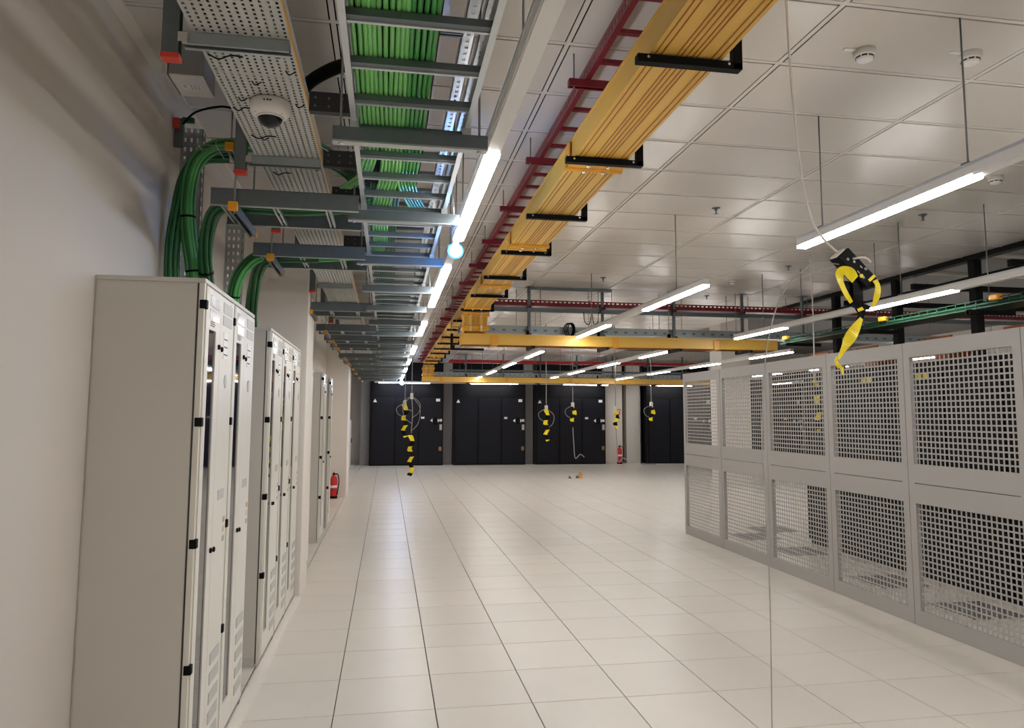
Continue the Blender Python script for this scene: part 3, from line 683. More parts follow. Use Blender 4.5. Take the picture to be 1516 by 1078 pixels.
def collar(root, y, x0=YX0, x1=YX1, z=YZ, m_=M_orange):
    b = MB(); w = .055
    b.box(x0 - .016, x1 + .016, y - w, y + w, z - .011, z - .0062); b.box(x0 - .016, x0 - .009, y - w, y + w, z - .011, z + .115); b.box(x1 + .009, x1 + .016, y - w, y + w, z - .011, z + .115)
    for s in (-1, 1):
        b.lathe([(.016, 0), (.018, .002), (.018, x1 - x0 + .036), (.016, x1 - x0 + .038)], (x0 - .019, y + s * w, z - .008), 'x', 10)
    c = b.build('coupler', m_, root, bevel=.003)
    for x in (x0 + .1, x1 - .1): MB().lathe([(.012, 0), (.012, -.008), (.008, -.014)], (x, y + w - .005, z - .024), 'z', 8).build('bolt', M_chrome, c)
    for x in (x0 + .1, x1 - .1): MB().lathe([(.012, 0), (.012, -.008), (.008, -.014)], (x, y - w + .005, z - .024), 'z', 8).build('bolt', M_chrome, c)
    MB().lathe([(.012, 0), (.012, -.012)], (x0 - .016, y, z + .04), 'x', 8).build('bolt', M_chrome, c)
for y in joints[1:-1]: collar(t, y)
for k in range(18):
    y = 1.56 + 1.222 * k
    s = thing('black_raceway_bracket', '%s black bracket carrying the long yellow raceway' % ORD[k].capitalize(), 'bracket', (1.2, y, 3.22), 'black brackets under the yellow raceway')
    b = MB(); b.box(.985, 1.445, y - .021, y + .021, YZ - .042, YZ - .012); b.box(.985, 1.40, y - .021, y + .021, YZ - .012, YZ - .0072)
    b.build('arm', M_black, s, bevel=.004)
    b = MB(); b.hexa([(1.405, y - .021, YZ - .04), (1.447, y - .021, YZ - .04), (1.447, y + .021, YZ - .04), (1.405, y + .021, YZ - .04),
                      (1.412, y - .021, YZ + .16), (1.447, y - .021, YZ + .16), (1.447, y + .021, YZ + .16), (1.412, y + .021, YZ + .16)])
    b.box(1.18, 1.447, y - .018, y + .018, YZ + .16, YZ + .185); b.build('upright', M_black, s, bevel=.003)
    MB().rod((1.43, y, YZ + .18), (1.43, y, ZC), .0045).build('threaded_rod', M_rod, s)
    b = MB()
    for x in (1.03, 1.385): b.lathe([(.006, 0), (.006, -.004)], (x, y - .021, YZ - .022), 'y', 8)
    b.build('screw', M_chrome, s)

def raceway_drop(y, w, zb, label):
    t = thing('raceway_downspout', label, 'cable raceway', ((YX0 + YX1) / 2, y, zb))
    b = MB(); x0, x1 = YX0 - .004, YX1 + .004
    b.box(x0, x1, y, y + .006, zb, YZ - .001); b.box(x0, x0 + .006, y, y + w, zb, YZ - .001); b.box(x1 - .006, x1, y, y + w, zb, YZ - .001); b.box(x0, x1, y + w - .006, y + w, zb, YZ - .001)
    sp = b.build('chute', M_yellow, t)
    b = MB()
    for u in RIBS: b.box(x0 + u, x0 + u + .006, y - .007, y, zb, YZ - .001)
    b.build('rib', M_groove, sp)
    for zz in (zb + .05, YZ - .075):
        b = MB(); b.box(x0 - .022, x1 + .022, y - .014, y + w + .005, zz - .02, zz + .02); b.lathe([(.012, 0), (.012, x1 - x0 + .05)], (x0 - .025, y - .010, zz - .02), 'x', 8); b.lathe([(.012, 0), (.012, x1 - x0 + .05)], (x0 - .025, y - .010, zz + .02), 'x', 8)
        c = b.build('coupler', M_orange, t, bevel=.003)
        for x in (x0 + .09, x1 - .09): MB().box(x - .016, x + .016, y - .03, y - .014, zz - .03, zz + .03).build('clip', M_chrome, c, bevel=.004)
    return t
raceway_drop(10.17, .30, 2.945, 'yellow downspout joining the long raceway to the nearer crosswise raceway')
raceway_drop(22.2, .34, 2.96, 'distant yellow downspout joining the long raceway to the farther crosswise raceway')
def cross_raceway(y, w, x0, x1, z, h, label, jn, bl):
    t = thing('cross_raceway', label, 'cable raceway', ((x0 + x1) / 2, y + w / 2, z))
    xs = [x0] + jn + [x1]
    for a, c in zip(xs[:-1], xs[1:]):
        b = MB(); b.box(a + .002, c - .002, y, y + w, z, z + .005); b.box(a + .002, c - .002, y, y + .005, z + .005, z + h); b.box(a + .002, c - .002, y + w - .005, y + w, z + .005, z + h)
        b.box(a + .002, c - .002, y - .008, y, z + h - .012, z + h)
        sec = b.build('trough', M_yellow, t)
        b = MB()
        for u in (.03, .10, .15, .2, w - .03): b.box(a + .002, c - .002, y + u - .003, y + u + .003, z - .005, z)
        b.build('rib', M_groove, sec)
    for x in jn:
        b = MB(); b.box(x - .05, x + .05, y - .014, y + w + .014, z - .012, z - .006); b.box(x - .05, x + .05, y - .014, y - .009, z - .012, z + h - .02); b.build('coupler', M_orange, t, bevel=.003)
    for k, x in enumerate(bl):
        b = MB(); b.box(x - .02, x + .02, y - .12, y + w + .08, z - .05, z - .014); b.box(x - .02, x + .02, y + w + .035, y + w + .08, z - .05, z + h + .1)
        b.build('bracket', M_black, t, bevel=.003)
        MB().rod((x, y + w + .06, z + h + .1), (x, y + w + .06, ZC), .0045).build('threaded_rod', M_rod, t)
    return t
cross_raceway(10.40, .30, 1.02, 5.9, 2.785, .155, 'crosswise yellow raceway at mid hall, ending above the cage', [1.5, 3.3, 4.9], (2.05, 3.15, 4.28, 5.4))
cross_raceway(22.3, .32, 1.02, 11.5, 2.785, .165, 'farther crosswise yellow raceway just before the black units', [1.6, 3.6, 5.6, 7.4, 9.4], (2.4, 4.6, 6.6, 8.4, 10.4))
t = thing('tee_bracket', 'large black angle bracket under the nearer raceway tee', 'bracket', (1.0, 10.8, 2.7))
MB().box(.90, 1.40, 10.80, 10.84, 2.735, 2.765).build('arm', M_black, t, bevel=.003)
MB().box(.90, .94, 10.80, 10.84, 2.765, 2.98).build('upright', M_black, t, bevel=.003)
MB().rod((.92, 10.82, 2.98), (.92, 10.82, ZC), .0045).build('threaded_rod', M_rod, t)

# ------------------------------------------------------------------ crosswise tray stacks
def stack(y, x0, x1, zr, zb, zt, tagw, mr, xs):
    t = thing('red_cross_tray', '%s crosswise red perforated tray high under the ceiling' % tagw, 'cable tray', ((x0 + x1) / 2, y, zr))
    b = MB(); b.box(x0, x1, y, y + .003, zr, zr + .022); b.box(x0, x1, y, y + .003, zr + .07, zr + .09); b.box(x0, x1, y, y + .30, zr - .003, zr)
    b.box(x0, x1, y + .0004, y + .0026, zr + .04, zr + .052)
    x = x0
    while x < x1: b.box(x, x + .032, y + .0003, y + .0027, zr, zr + .09); x += .07
    b.build('perforated_rail', mr, t)
    MB().box(x0, x1, y + .30, y + .303, zr, zr + .09).build('rear_rail', mr, t)
    t = thing('cross_beam', '%s crosswise grey steel support beam under the red tray' % tagw, 'beam', ((x0 + x1) / 2, y, zb))
    channel(MB(), x0, x1, y + .02, y + .08, zb, zb + .06, 'x').build('channel', M_galvd, t)
    t = thing('grey_cross_tray', '%s crosswise galvanised cable tray above the yellow raceway' % tagw, 'cable tray', ((x0 + x1) / 2, y, zt))
    b = MB(); b.box(x0 - .5, x1, y + .05, y + .053, zt, zt + .11); b.box(x0 - .5, x1, y + .40, y + .403, zt, zt + .11); b.box(x0 - .5, x1, y + .05, y + .40, zt - .003, zt)
    b.box(x0 - .5, x1, y + .035, y + .05, zt + .107, zt + .11)
    b.build('trough', M_arm, t)
    b = MB()
    x = x0 - .5
    while x < x1 - .1: b.box(x, x + .05, y + .045, y + .05, zt + .03, zt + .06); x += .16
    b.build('stamped_slots', M_galvd, t)
    for k, x in enumerate(xs):
        s = thing('hanger_post', '%s crosswise stack, %s grey strut post from the left' % (tagw, 'first' if k == 0 else ORD[k]), 'post', (x, y, zt - .06), 'hanger posts of the crosswise trays')
        b = MB(); b.box(x - .02, x + .02, y - .035, y - .032, zt - .06, ZC); b.box(x - .02, x - .017, y - .035, y + .005, zt - .06, ZC); b.box(x + .017, x + .02, y - .035, y + .005, zt - .06, ZC)
        b.build('channel', M_galvd, s)
        b = MB(); channel(b, x - .02, x + .02, y - .10, y + .45, zt - .05, zt - .01, 'y'); b.build('lower_arm', M_galvd, s)
        b = MB(); channel(b, x - .02, x + .02, y - .10, y + .35, zr - .045, zr - .005, 'y'); b.build('upper_arm', M_red if mr is M_red else M_galvd, s)
        MB().box(x - .06, x + .06, y - .10, y + .03, ZC - .008, ZC).build('base_plate', M_galvd, s)
        for dx in (-.16, .22): MB().rod((x + dx, y + .2, zt), (x + dx, y + .2, ZC), .0045).build('threaded_rod', M_rod, s)
stack(10.86, 1.55, 12.0, 3.44, 3.35, 3.02, 'Nearer', M_red, (2.09, 3.24, 4.40, 5.55, 6.6))
stack(23.0, 1.9, 12.5, 3.44, 3.16, 3.02, 'Farther', M_redb, (2.4, 3.6, 4.8, 6.0, 7.2, 8.4, 9.6, 10.8))
t = thing('ceiling_rail', 'dark horizontal rail fixed close under the ceiling above the red tray', 'rail', (2.7, 10.75, 3.68))
MB().box(2.08, 3.35, 10.70, 10.74, ZC - .055, ZC - .012).build('bar', M_galvd, t)
for x in (2.2, 2.7, 3.2): MB().rod((x, 10.72, ZC - .02), (x, 10.72, ZC), .005).build('rod', M_rod, t)
t = thing('coiled_lead', 'coil of dark lead hanging on the crosswise galvanised tray', 'cable', (2.72, 10.85, 3.0))
for q in range(3):
    cable('coil', [(2.70 + .07 * math.cos(a) * (1 - .1 * q) + .02 * q, 10.84 - .012 * q, 3.08 + .10 * math.sin(a)) for a in [k * .63 for k in range(11)]], .009, M_black, t, 6, 4)
t = thing('hanging_lead', 'thin black wavy lead dangling beside the mid-hall strut post', 'cable', (3.0, 10.8, 3.2))
cable('lead', [(2.93, 10.80, 3.36), (2.95, 10.8, 3.20), (3.02, 10.8, 3.17), (3.06, 10.8, 3.33), (3.09, 10.8, 3.18), (3.15, 10.8, 3.2), (3.17, 10.8, 3.36)], .006, M_black, t, 6, 5)

# ------------------------------------------------------------------ smoke detectors, sprinklers
def smoke(x, y, label):
    t = thing('smoke_detector', label, 'smoke detector', (x, y, ZC - .06), 'white smoke detectors')
    MB().lathe([(.055, 0), (.056, -.003), (.056, -.022), (.052, -.026)], (x, y, ZC), 'z', 28).build('base', M_box, t)
    MB().lathe([(.052, -.0255), (.050, -.034), (.043, -.038), (.043, -.046), (.041, -.056), (.030, -.061), (.008, -.063)], (x, y, ZC), 'z', 28).build('head', M_white, t)
    b = MB()
    for k in range(8):
        a = R(45 * k + 10); ca, sa = math.cos(a), math.sin(a); ta = Vector((-sa, ca, 0)) * .013
        c = Vector((x + .0435 * ca, y + .0435 * sa, 0)); o_ = Vector((ca, sa, 0)) * .0018
        b.hexa([c - ta - o_ + Vector((0, 0, ZC - .046)), c + ta - o_ + Vector((0, 0, ZC - .046)), c + ta + o_ + Vector((0, 0, ZC - .046)), c - ta + o_ + Vector((0, 0, ZC - .046)),
                c - ta - o_ + Vector((0, 0, ZC - .038)), c + ta - o_ + Vector((0, 0, ZC - .038)), c + ta + o_ + Vector((0, 0, ZC - .038)), c - ta + o_ + Vector((0, 0, ZC - .038))])
    b.build('vent_slot', M_ink, t)
    MB().box(x - .12, x - .055, y - .012, y + .012, ZC - .006, ZC - .0005).build('address_tag', M_white, t)
smoke(2.47, 3.38, 'white smoke detector on the ceiling, left of the upper right pair')
smoke(3.05, 3.31, 'white smoke detector on the ceiling behind the lamp rod, right of the pair')
smoke(4.83, 5.06, 'white smoke detector at the right edge behind the upper right lamp')
smoke(4.83, 9.7, 'small white smoke detector far off near the cage corner')
def sprinkler(x, y, label):
    t = thing('sprinkler_head', label, 'sprinkler', (x, y, ZC - .07), 'ceiling sprinkler heads')
    MB().lathe([(.040, 0), (.038, -.006), (.016, -.009)], (x, y, ZC), 'z', 20).build('escutcheon', M_galvd, t)
    MB().lathe([(.012, -.008), (.010, -.03), (.006, -.034), (.006, -.052), (.009, -.056)], (x, y, ZC), 'z', 12).build('stem', M_galvd, t)
    MB().lathe([(.018, -.055), (.020, -.057), (.018, -.059)], (x, y, ZC), 'z', 14).build('deflector', M_rod, t)
sprinkler(3.0, 6.316, 'sprinkler head on the ceiling left of the hanging yellow tape')
sprinkler(5.057, 6.168, 'sprinkler head on the ceiling right of the hanging black socket')
sprinkler(5.088, 8.647, 'sprinkler head on the ceiling above the curved white cable')
sprinkler(2.964, 9.864, 'distant sprinkler head above the dark ceiling rail')
sprinkler(5.056, 11.06, 'distant sprinkler head above the crosswise red tray')

# ------------------------------------------------------------------ mesh cage
XC = 4.50
t = thing('mesh_cage', 'grey steel cage wall with square mesh panels along the right', 'cage', (XC + .02, 7, 0))
posts = [10.77, 9.50, 8.24, 6.98, 5.82, 4.58, 3.34]
def cage_panel(p0, p1, axis, c, name='panel'):
    """framed bay: p0..p1 along axis; c = position of the sheet"""
    def bx(b, a0, a1, z0, z1, d0=0.0, d1=.04):
        return b.box(c + d0, c + d1, a0, a1, z0, z1) if axis == 'y' else b.box(a0, a1, c + d0, c + d1, z0, z1)
    s = .075; a0, a1 = p0 + .003, p1 - .003
    b = MB()
    bx(b, a0, a0 + s, 0, 2.42); bx(b, a1 - s, a1, 0, 2.42)
    for z0, z1 in ((0, .13), (1.03, 1.198), (1.204, 1.365), (2.29, 2.42)): bx(b, a0 + s, a1 - s, z0, z1)
    fr = b.build(name, M_cage, t)
    for z0, z1 in ((.13, 1.03), (1.365, 2.29)):
        b = MB(); ln = a1 - a0 - 2 * s; nx = max(2, round(ln / .0485)); nz = round((z1 - z0) / .0485)
        for k in range(1, nx):
            u = a0 + s + ln * k / nx; bx(b, u - .0066, u + .0066, z0, z1, .016, .0185)
        for k in range(1, nz):
            z = z0 + (z1 - z0) * k / nz; bx(b, a0 + s, a1 - s, z - .0066, z + .0066, .0163, .0182)
        b.build('mesh_sheet', M_cage, fr)
for a, c in zip(posts[1:], posts[:-1]): cage_panel(a, c, 'y', XC)
b = MB(); b.box(XC - .004, XC + .0, 9.48, 9.52, .0, 2.42); b.build('door_post_cover', M_cage, t)

# racks inside the cage
for k in range(8):
    y1 = 9.62 - .86 * k; y0 = y1 - .855
    s = thing('server_rack', '%s black server rack behind the mesh, counted from the far end' % ('First' if k == 0 else ORD[k].capitalize()), 'rack', (6.4, (y0 + y1) / 2, 0), 'black racks inside the cage')
    MB().box(5.87, 6.90, y0, y1, 0.05, 2.38).build('body', M_rack, s, bevel=.004)
    MB().box(5.88, 6.88, y0 + .01, y1 - .01, 0, .05).build('plinth', M_rack, s)
    d = MB(); d.box(5.84, 5.87, y0 + .006, y0 + .07, .08, 2.34); d.box(5.84, 5.87, y1 - .07, y1 - .006, .08, 2.34); d.box(5.84, 5.87, y0 + .07, y1 - .07, .08, .14); d.box(5.84, 5.87, y0 + .07, y1 - .07, 2.27, 2.34)
    d.box(5.855, 5.865, y0 + .07, y1 - .07, .14, 2.27)
    dr = d.build('door', M_rack, s)
    MB().box(5.82, 5.84, y0 + .09, y0 + .115, 1.0, 1.22).build('handle', M_ink, dr)
    for q in (-.055, .055):
        if k not in (3, 6): MB().box(5.852, 5.855, (y0 + y1) / 2 - .20 + .12 * (k % 2) + q - .045, (y0 + y1) / 2 - .20 + .12 * (k % 2) + q + .045, 2.20, 2.255).build('yellow_label', M_ylab, dr)
# steel frame over the racks
t = thing('steel_gantry', 'black steel frame above the racks at the ceiling edge', 'frame', (6.9, 7, 2.38))
MB().box(6.90, 7.02, 2.0, 12.8, 3.66, 3.80).build('edge_beam', M_rack, t)
MB().box(6.93, 6.99, 2.0, 10.7, 3.40, 3.47).build('lower_beam', M_rack, t)
MB().box(7.6, 7.66, 2.0, 10.7, 3.2, 3.27).build('lower_beam', M_rack, t)
for y in (4.9, 6.3, 7.684, 9.073, 10.484): MB().box(6.92, 7.02, y - .05, y + .05, 2.38 if y < 9.7 else 0, 3.66).build('post', M_rack, t)
for k, y in enumerate((4.0, 5.6, 7.2, 8.8, 10.3)): MB().box(7.02, 12, y, y + .06, 3.50, 3.58).build('cross_beam', M_rack, t)
for k, (z, y, x0, x1) in enumerate([(3.95, 8.5, 7.1, 14), (4.05, 10.2, 7.1, 14), (3.75, 12.2, 7.1, 15), (3.6, 6.6, 7.1, 12)]):
    o = MB().rod((x0, y, z), (x1, y, z), .035, 10).build('overhead_pipe', M_pillar)
    tag(o, 'white overhead pipe beyond the ceiling edge, %s of four' % ('first', 'second', 'third', 'fourth')[k], 'pipe', 'white overhead pipes')
# orange raceway outlets on the racks
for k, y in enumerate((9.34, 8.32, 7.11, 6.0)):
    s = thing('orange_outlet', '%s orange-brown cable outlet showing over the cage top, counted from the far end' % ('First' if k == 0 else ORD[k].capitalize()), 'cable raceway', (6.1, y, 2.40), 'orange outlets on the racks')
    b = MB(); b.box(5.92, 6.30, y - .22, y + .22, 2.58, 2.62); b.box(5.92, 5.94, y - .22, y + .22, 2.62, 2.65); b.build('tray', M_orangebr, s, bevel=.008)
    b = MB(); b.prism([(y - .16, 2.58), (y + .16, 2.58), (y + .10, 2.38), (y - .10, 2.38)], 'x', 5.98, 6.24); b.build('spout', M_orangebr, s, bevel=.006)
# green wire tray inside the cage
M_grn3 = mat('green_tray_wire', (0.007, 0.052, 0.024), 0.55, var=0.1, spec=0.2)
t = thing('green_basket_tray', 'green wire basket tray with dark green cables above the cage', 'cable tray', (5.3, 7, 2.75))
b = MB(); basket(b, 5.20, 5.50, 2.5, 9.1, 2.75, 'y', .12, 5, .06, .0045); b.build('wire_mesh', M_grn3, t)
M_grn2 = mat('green_tray_paint', (0.008, 0.045, 0.022), 0.45, var=0.08)
MB().box(5.20, 5.50, 2.5, 9.1, 2.738, 2.745).build('liner', M_grn2, t)
for k in range(6):
    cable('cable', [(5.23 + k * .045, 2.5, 2.772), (5.235 + k * .045, 5, 2.776), (5.225 + k * .045, 7.5, 2.772), (5.23 + k * .045, 9.0, 2.772)], .016, M_grn3, t, 6, 4)
for k, y in enumerate((5.52, 7.0, 8.95)): MB().box(5.17, 5.23, y - .05, y + .05, 2.785, 2.835).build('clip', M_cap, t, bevel=.012)
for y in (4.2, 5.75, 7.3, 8.8):
    MB().rod((5.35, y, 2.735), (5.35, y, ZC), .0045).build('threaded_rod', M_rod, t)
    b = MB(); channel(b, 5.12, 5.60, y - .02, y + .02, 2.69, 2.731, 'x'); b.build('strut', M_rack, t)
# yellow-black warning tape hung inside the cage
def tape(root, pts, w, name='warning_tape', th=.004, flip=0):
    P = spline(pts, 5); n = len(P) - 1; k = 0; i = 0
    seg = max(2, n // max(3, len(pts)))
    while i < n:
        j = min(n, i + seg); sub = P[i:j + 1]; wv = []
        for q, p in enumerate(sub):
            a = .55 * math.sin((i + q) * .55 + flip); wv.append(Vector((w * math.cos(a), w * math.sin(a), .3 * w * math.sin((i + q) * .8))))
        MB().ribbon(sub, wv, th).build(name, M_tapeY if (k + flip) % 2 == 0 else M_black, root); k += 1; i = j
t = thing('caged_power_lead', 'power lead wrapped in yellow-black tape hanging behind the mesh', 'power lead', (5.03, 8, 1.6))
cable('lead', [(5.0, 8, ZC), (5.01, 8, 3.0), (5.0, 8, 2.2)], .008, M_cablew, t, 6)
tape(t, [(5.0, 8, 2.20), (5.04, 8, 2.09), (5.02, 8, 1.97), (5.05, 8, 1.85), (5.02, 8, 1.73), (5.03, 8, 1.6)], .032)

# ------------------------------------------------------------------ hanging power socket in the foreground
t = thing('hanging_power_socket', 'black power connector on a white cable, wrapped in yellow-black tape, hanging in front', 'power lead', (1.67, 2.4, 1.92))
cable('supply_cable', [(1.42, 2.4, ZC), (1.432, 2.4, 3.424), (1.44, 2.4, 3.255), (1.449, 2.4, 2.978), (1.473, 2.4, 2.672), (1.507, 2.4, 2.496), (1.552, 2.4, 2.418), (1.615, 2.4, 2.36)], .0042, M_cablew, t)
cable('trailing_cable', [(1.62, 2.4, 2.322), (1.541, 2.4, 2.325), (1.489, 2.4, 2.308), (1.391, 2.4, 2.214), (1.334, 2.4, 2.071), (1.305, 2.4, 1.903), (1.291, 2.4, 1.69), (1.297, 2.4, 1.458), (1.304, 2.4, 1.229), (1.301, 2.4, 0.894), (1.293, 2.4, 0.568), (1.276, 2.4, 0.251), (1.264, 2.42, 0.006)], .0022, M_cablelt, t)
cable('spare_lead', [(1.65, 2.372, 2.338), (1.685, 2.365, 2.343), (1.705, 2.365, 2.337), (1.717, 2.366, 2.325)], .004, M_cablew, t)
ax = Vector((.111, 0, -.110)).normalized(); sd = Vector((.050, 0, .042)).normalized(); dp = Vector((0, 1, 0)); c0 = Vector((1.614, 2.4, 2.361))
def obox(b, a0, a1, s0, s1, d0, d1):
    P = [c0 + ax * a + sd * s + dp * d for d in (d0, d1) for a, s in ((a0, s0), (a1, s0), (a1, s1), (a0, s1))]
    return b.hexa(P)
obox(MB(), 0, .158, -.029, .029, -.028, .028).build('connector_body', M_black, t, bevel=.004)
obox(MB(), -.006, .004, -.027, .022, -.02, .02).build('gland', M_cablew, t, bevel=.003)
for a, s in ((.03, -.008), (.052, .004), (.118, -.012), (.10, .018)):
    p = c0 + ax * a + sd * s; MB().lathe([(.006, 0), (.0065, -.003), (.004, -.0045)], (p.x, 2.3725, p.z), 'y', 10).build('screw', M_rod, t)
p = c0 + ax * .108 + sd * -.014; MB().lathe([(.0075, 0), (.0075, -.004)], (p.x, 2.3715, p.z), 'y', 12).build('yellow_dot', M_tapeY, t)
b = MB()
for a, s in ((.078, .010), (.095, .020), (.085, -.012)): obox(b, a, a + .012, s, s + .003, -.0295, -.0285)
b.build('rating_marks', M_cablew, t)
obox(MB(), .135, .146, -.004, .027, -.031, -.0285).build('tape_band', M_tapeY, t)
def flat(pts, ws, m_, nm, y=0.0):
    P = spline(pts, 6); Wd = spline([(w, 0, 0) for w in ws], 6); vv = []
    for i, p in enumerate(P):
        tn = (P[min(i + 1, len(P) - 1)] - P[max(i - 1, 0)]).normalized(); s = Vector((-tn.z, 0, tn.x)).normalized()
        vv.append((s + Vector((0, .35 * math.sin(i * .35), 0))) * Wd[i].x)
    MB().ribbon([p + Vector((0, y, 0)) for p in P], vv, .002).build(nm, m_, t)
flat([(1.655, 2.37, 2.262), (1.628, 2.365, 2.287), (1.602, 2.365, 2.290), (1.590, 2.365, 2.268), (1.608, 2.368, 2.222), (1.640, 2.375, 2.178)], [.017, .018, .016, .014, .012, .006], M_tapeY, 'warning_tape')
flat([(1.733, 2.368, 2.262), (1.742, 2.366, 2.238), (1.737, 2.368, 2.20), (1.722, 2.372, 2.163)], [.010, .013, .010, .004], M_tapeY, 'warning_tape')
flat([(1.612, 2.377, 2.25), (1.640, 2.38, 2.235), (1.655, 2.385, 2.205), (1.662, 2.385, 2.17)], [.008, .020, .016, .014], M_black, 'warning_tape')
flat([(1.672, 2.385, 2.29), (1.671, 2.38, 2.22), (1.672, 2.38, 2.17), (1.686, 2.38, 2.14)], [.026, .024, .016, .013], M_black, 'warning_tape')
flat([(1.650, 2.384, 2.168), (1.69, 2.384, 2.166), (1.722, 2.388, 2.162)], [.006, .012, .006], M_black, 'warning_tape')
flat([(1.665, 2.376, 2.150), (1.685, 2.374, 2.158)], [.006, .006], M_tapeY, 'warning_tape')
flat([(1.689, 2.381, 2.150), (1.676, 2.38, 2.122), (1.668, 2.38, 2.106)], [.012, .014, .010], M_black, 'warning_tape')
flat([(1.678, 2.376, 2.122), (1.655, 2.372, 2.090), (1.629, 2.37, 2.055), (1.607, 2.372, 2.020), (1.588, 2.375, 1.988), (1.579, 2.376, 1.972)], [.007, .019, .019, .014, .008, .004], M_tapeY, 'warning_tape')
flat([(1.578, 2.376, 1.978), (1.571, 2.376, 1.965), (1.579, 2.376, 1.950), (1.592, 2.376, 1.940), (1.596, 2.376, 1.918)], [.008, .006, .007, .005, .004], M_tapeY, 'warning_tape')

# ------------------------------------------------------------------ far hanging power leads
def lead(x, y, zt, zb, label, end=None, loops=0, w=.045, flip=0, tz=None):
    t = thing('hanging_power_lead', label, 'power lead', (x, y, zb), 'power leads hanging from the ceiling')
    cable('lead', [(x - .01, y, ZC), (x, y, 2.9), (x, y, zt)], .008, M_cablegr, t, 6)
    MB().box(x - .03, x + .03, y - .03, y + .03, zt - .06, zt + .06).build('connector', M_cablew, t, bevel=.008)
    z_c = zt
    if tz: cable('lower_lead', [(x, y, zt), (x + .02, y, (zt + tz) / 2), (x, y, tz)], .008, M_cablegr, t, 6); zt = tz
    tape(t, [(x - .02, y - .04, zt - .03), (x + .03, y - .04, zt - .17), (x - .03, y - .04, zt - .30), (x + .03, y - .04, zt - .42)] + [(x + (.03 if q % 2 else -.03), y - .04, zt - .42 - .13 * (q + 1)) for q in range(max(0, int((zt - .42 - zb) / .13)))], w, flip=flip)
    zt = z_c
    for q in range(loops):
        h = .28 + .12 * q
        cable('loop', [(x, y, zt), (x + (.16 if q % 2 else -.16), y, zt - h * .35), (x + (.14 if q % 2 else -.13), y, zt - h * .8), (x + .02, y, zt - h * 1.05)], .006, M_cablegr, t, 6)
    if end is not None:
        cable('tail', [(x, y, zb + .05), (x + .02, y, (zb + end) / 2), (x + .05, y, end), (x + .16, y, end + .08), (x + .25, y, end + .02)], .009, M_cablegr, t, 6)
    return t
lead(.35, 15.0, 2.02, 1.27, 'shorter taped power lead, left of two in front of the leftmost black unit', loops=1)
lead(.47, 14.6, 2.15, .60, 'long taped power lead nearly reaching the floor in front of the leftmost black unit', loops=4, flip=0, tz=1.42)
lead(3.30, 15.2, 1.93, 1.25, 'taped power lead coiled in a tall loop, left of two at the third black unit', loops=2)
lead(3.90, 15.3, 2.0, 1.48, 'taped power lead with long curled tail, right of two at the third black unit', end=.88, loops=1, flip=1)
lead(4.82, 15.2, 1.92, 1.55, 'taped power lead hanging in front of the white far column', end=.80, loops=0)
lead(5.62, 15.2, 2.02, 1.50, 'taped power lead in front of the rightmost visible black unit', loops=1, flip=1)

# ------------------------------------------------------------------ black units on the far wall
def unit(x0, x1, label, yf=26.65):
    t = thing('black_unit', label, 'cooling unit', ((x0 + x1) / 2, yf + .3, 0), 'black units along the far wall')
    MB().box(x0, x1, yf + .02, 27.3, 0, 2.98).build('body', M_unit, t, bevel=.01)
    MB().box(x0 + .05, x1 - .05, yf, yf + .02, 2.45, 2.95).build('header', M_unit, t)
    w = (x1 - x0 - .1) / 3; ds = []
    for k in range(3):
        a = x0 + .05 + w * k; ds.append(MB().box(a + .03, a + w - .03, yf - .01, yf + .02, .06, 2.41).build('door', M_unit2, t, bevel=.006))
    d = ds[2]; yy = yf - .012
    b = MB(); b.prism([(x0 + .10, 2.24), (x0 + .24, 2.24), (x0 + .17, 2.36)], 'y', yy - .004, yy); b.build('warning_triangle', M_white, ds[0])
    MB().box(x1 - .27, x1 - .13, yy - .004, yy, 2.28, 2.38).build('name_label', M_white, d)
    MB().box(x1 - .80, x1 - .68, yy - .004, yy, 1.66, 1.73).build('label', M_white, d)
    hd = MB().lathe([(.12, 0), (.13, -.01), (.13, -.02), (.11, -.03)], (x1 - .30, yy, 1.60), 'y', 24).build('handle_dish', M_black, d)
    for s in (-1, 1): MB().prism([(x1 - .30 + s * .09, 1.53), (x1 - .30 + s * .09, 1.67), (x1 - .30 + s * .175, 1.60)], 'y', yy - .035, yy - .028).build('dish_glint', M_white, hd)  # white wedges painted as reflections on the handle dish
    MB().box(x1 - .14, x1 - .05, yy - .01, yy, 1.56, 1.65).build('lock_plate', M_white, d, bevel=.004)
    MB().box(x1 - .14, x1 - .05, yy - .02, yy, 1.26, 1.46).build('controller', M_louver, d, bevel=.004)
    MB().box(x1 - .16, x1 - .06, yy - .004, yy, .52, .66).build('orange_sticker', M_brown, d)
    return t
unit(-.60, 2.00, 'leftmost black cooling unit on the far wall')
unit(2.36, 5.01, 'second black cooling unit from the left on the far wall')
unit(5.37, 8.06, 'third black cooling unit from the left, beside the white column')
unit(9.68, 12.35, 'fourth black cooling unit, partly hidden by the cage')
unit(13.4, 16.1, 'black cooling unit seen only through the cage mesh')

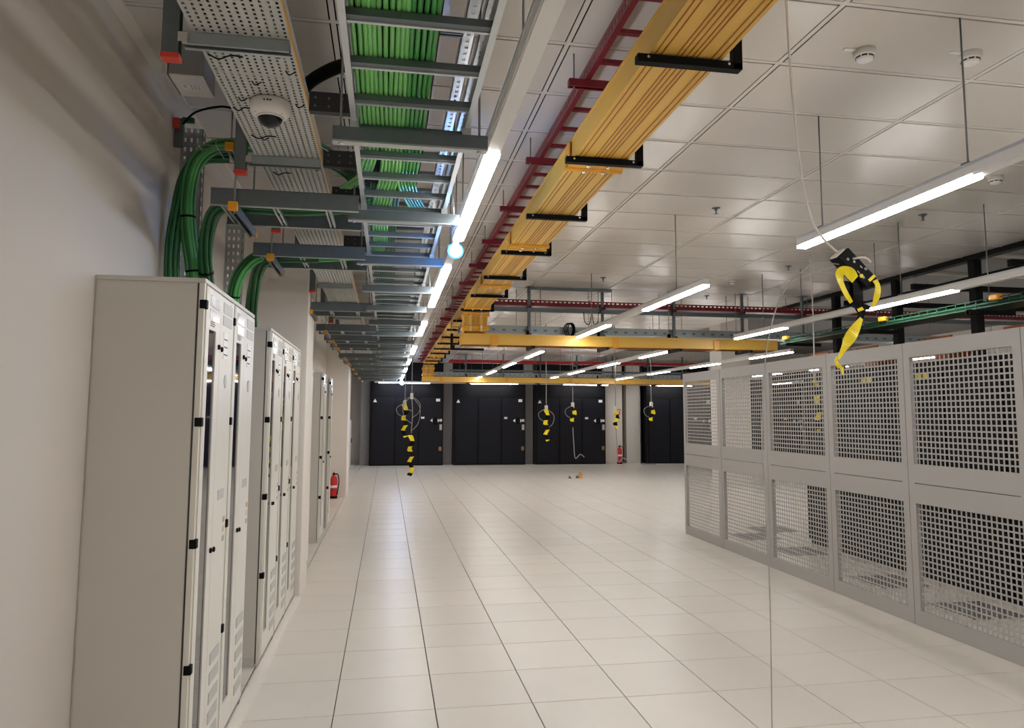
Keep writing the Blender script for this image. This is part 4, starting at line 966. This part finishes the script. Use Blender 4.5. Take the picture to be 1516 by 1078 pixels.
# ------------------------------------------------------------------ extinguishers, sign, floor items
def extinguisher(x, y, s, label):
    t = thing('fire_extinguisher', label, 'fire extinguisher', (x, y, 0), 'red fire extinguishers')
    MB().lathe([(.085 * s, .0), (.09 * s, .005), (.09 * s, .05), (.084 * s, .052)], (x, y, 0), 'z', 20).build('foot_ring', M_black, t)
    MB().lathe([(.08 * s, .04), (.083 * s, .06), (.083 * s, .42 * s), (.075 * s, .47 * s), (.045 * s, .51 * s), (.024 * s, .525 * s), (.022 * s, .54 * s)], (x, y, 0), 'z', 24).build('cylinder', M_extred, t)
    MB().box(x - .03 * s, x + .03 * s, y - .03 * s, y + .02 * s, .54 * s, .58 * s).build('valve', M_black, t, bevel=.004)
    b = MB(); b.hexa([(x - .015 * s, y - .09 * s, .60 * s), (x + .015 * s, y - .09 * s, .60 * s), (x + .015 * s, y + .03 * s, .58 * s), (x - .015 * s, y + .03 * s, .58 * s), (x - .015 * s, y - .09 * s, .615 * s), (x + .015 * s, y - .09 * s, .615 * s), (x + .015 * s, y + .03 * s, .60 * s), (x - .015 * s, y + .03 * s, .60 * s)])
    b.build('lever', M_extred, t)
    cable('hose', [(x + .02, y - .02, .56 * s), (x + .09 * s, y - .03, .55 * s), (x + .12 * s, y - .03, .40 * s), (x + .10 * s, y - .04, .2 * s), (x + .085 * s, y - .05, .08 * s)], .013 * s, M_black, t)
    b = MB(); b.lathe([(.0838 * s, .24 * s), (.0838 * s, .30 * s)], (x, y, 0), 'z', 24); b.build('white_label', M_white, t)
    return t
extinguisher(-1.10, 16.42, .92, 'red fire extinguisher on the floor against the left white pillar')
extinguisher(8.62, 26.75, 1.15, 'red fire extinguisher on the floor by the far white column')
t = thing('fire_sign', 'small orange-red square sign on the far white column', 'sign', (8.60, 26.94, 1.8))
M_sign = mat('sign_orange', (0.70, 0.13, 0.03), 0.5, var=0.03)
MB().box(8.50, 8.72, 26.93, 26.95, 1.82, 2.04).build('plate', M_sign, t)
b = MB(); b.box(8.55, 8.60, 26.926, 26.93, 1.86, 2.00); b.box(8.63, 8.68, 26.926, 26.93, 1.93, 2.00); b.box(8.62, 8.67, 26.926, 26.93, 1.86, 1.90); b.build('pictogram', M_white, t)
t = thing('floor_litter', 'small orange and grey plug left on the far floor', 'plug', (5.47, 20.7, 0))
MB().prism([(5.42, 0), (5.55, 0), (5.53, .13), (5.48, .17)], 'y', 20.66, 20.76).build('orange_plug', M_cap, t, bevel=.006)
MB().box(5.36, 5.44, 20.66, 20.74, 0, .07).build('grey_body', M_galvd, t, bevel=.01)
t = thing('floor_scrap', 'tiny dark scrap on the far floor left of the orange plug', 'plug', (5.17, 20.6, 0))
MB().prism([(5.13, 0), (5.22, 0), (5.15, .08)], 'y', 20.6, 20.66).build('scrap', M_galvd, t)
t = thing('floor_tablet', 'thin dark mat lying on the floor before the fourth black unit', 'mat', (9.6, 26.3, 0))
MB().box(9.35, 9.85, 26.25, 26.4, 0, .03).build('sheet', M_grille, t)
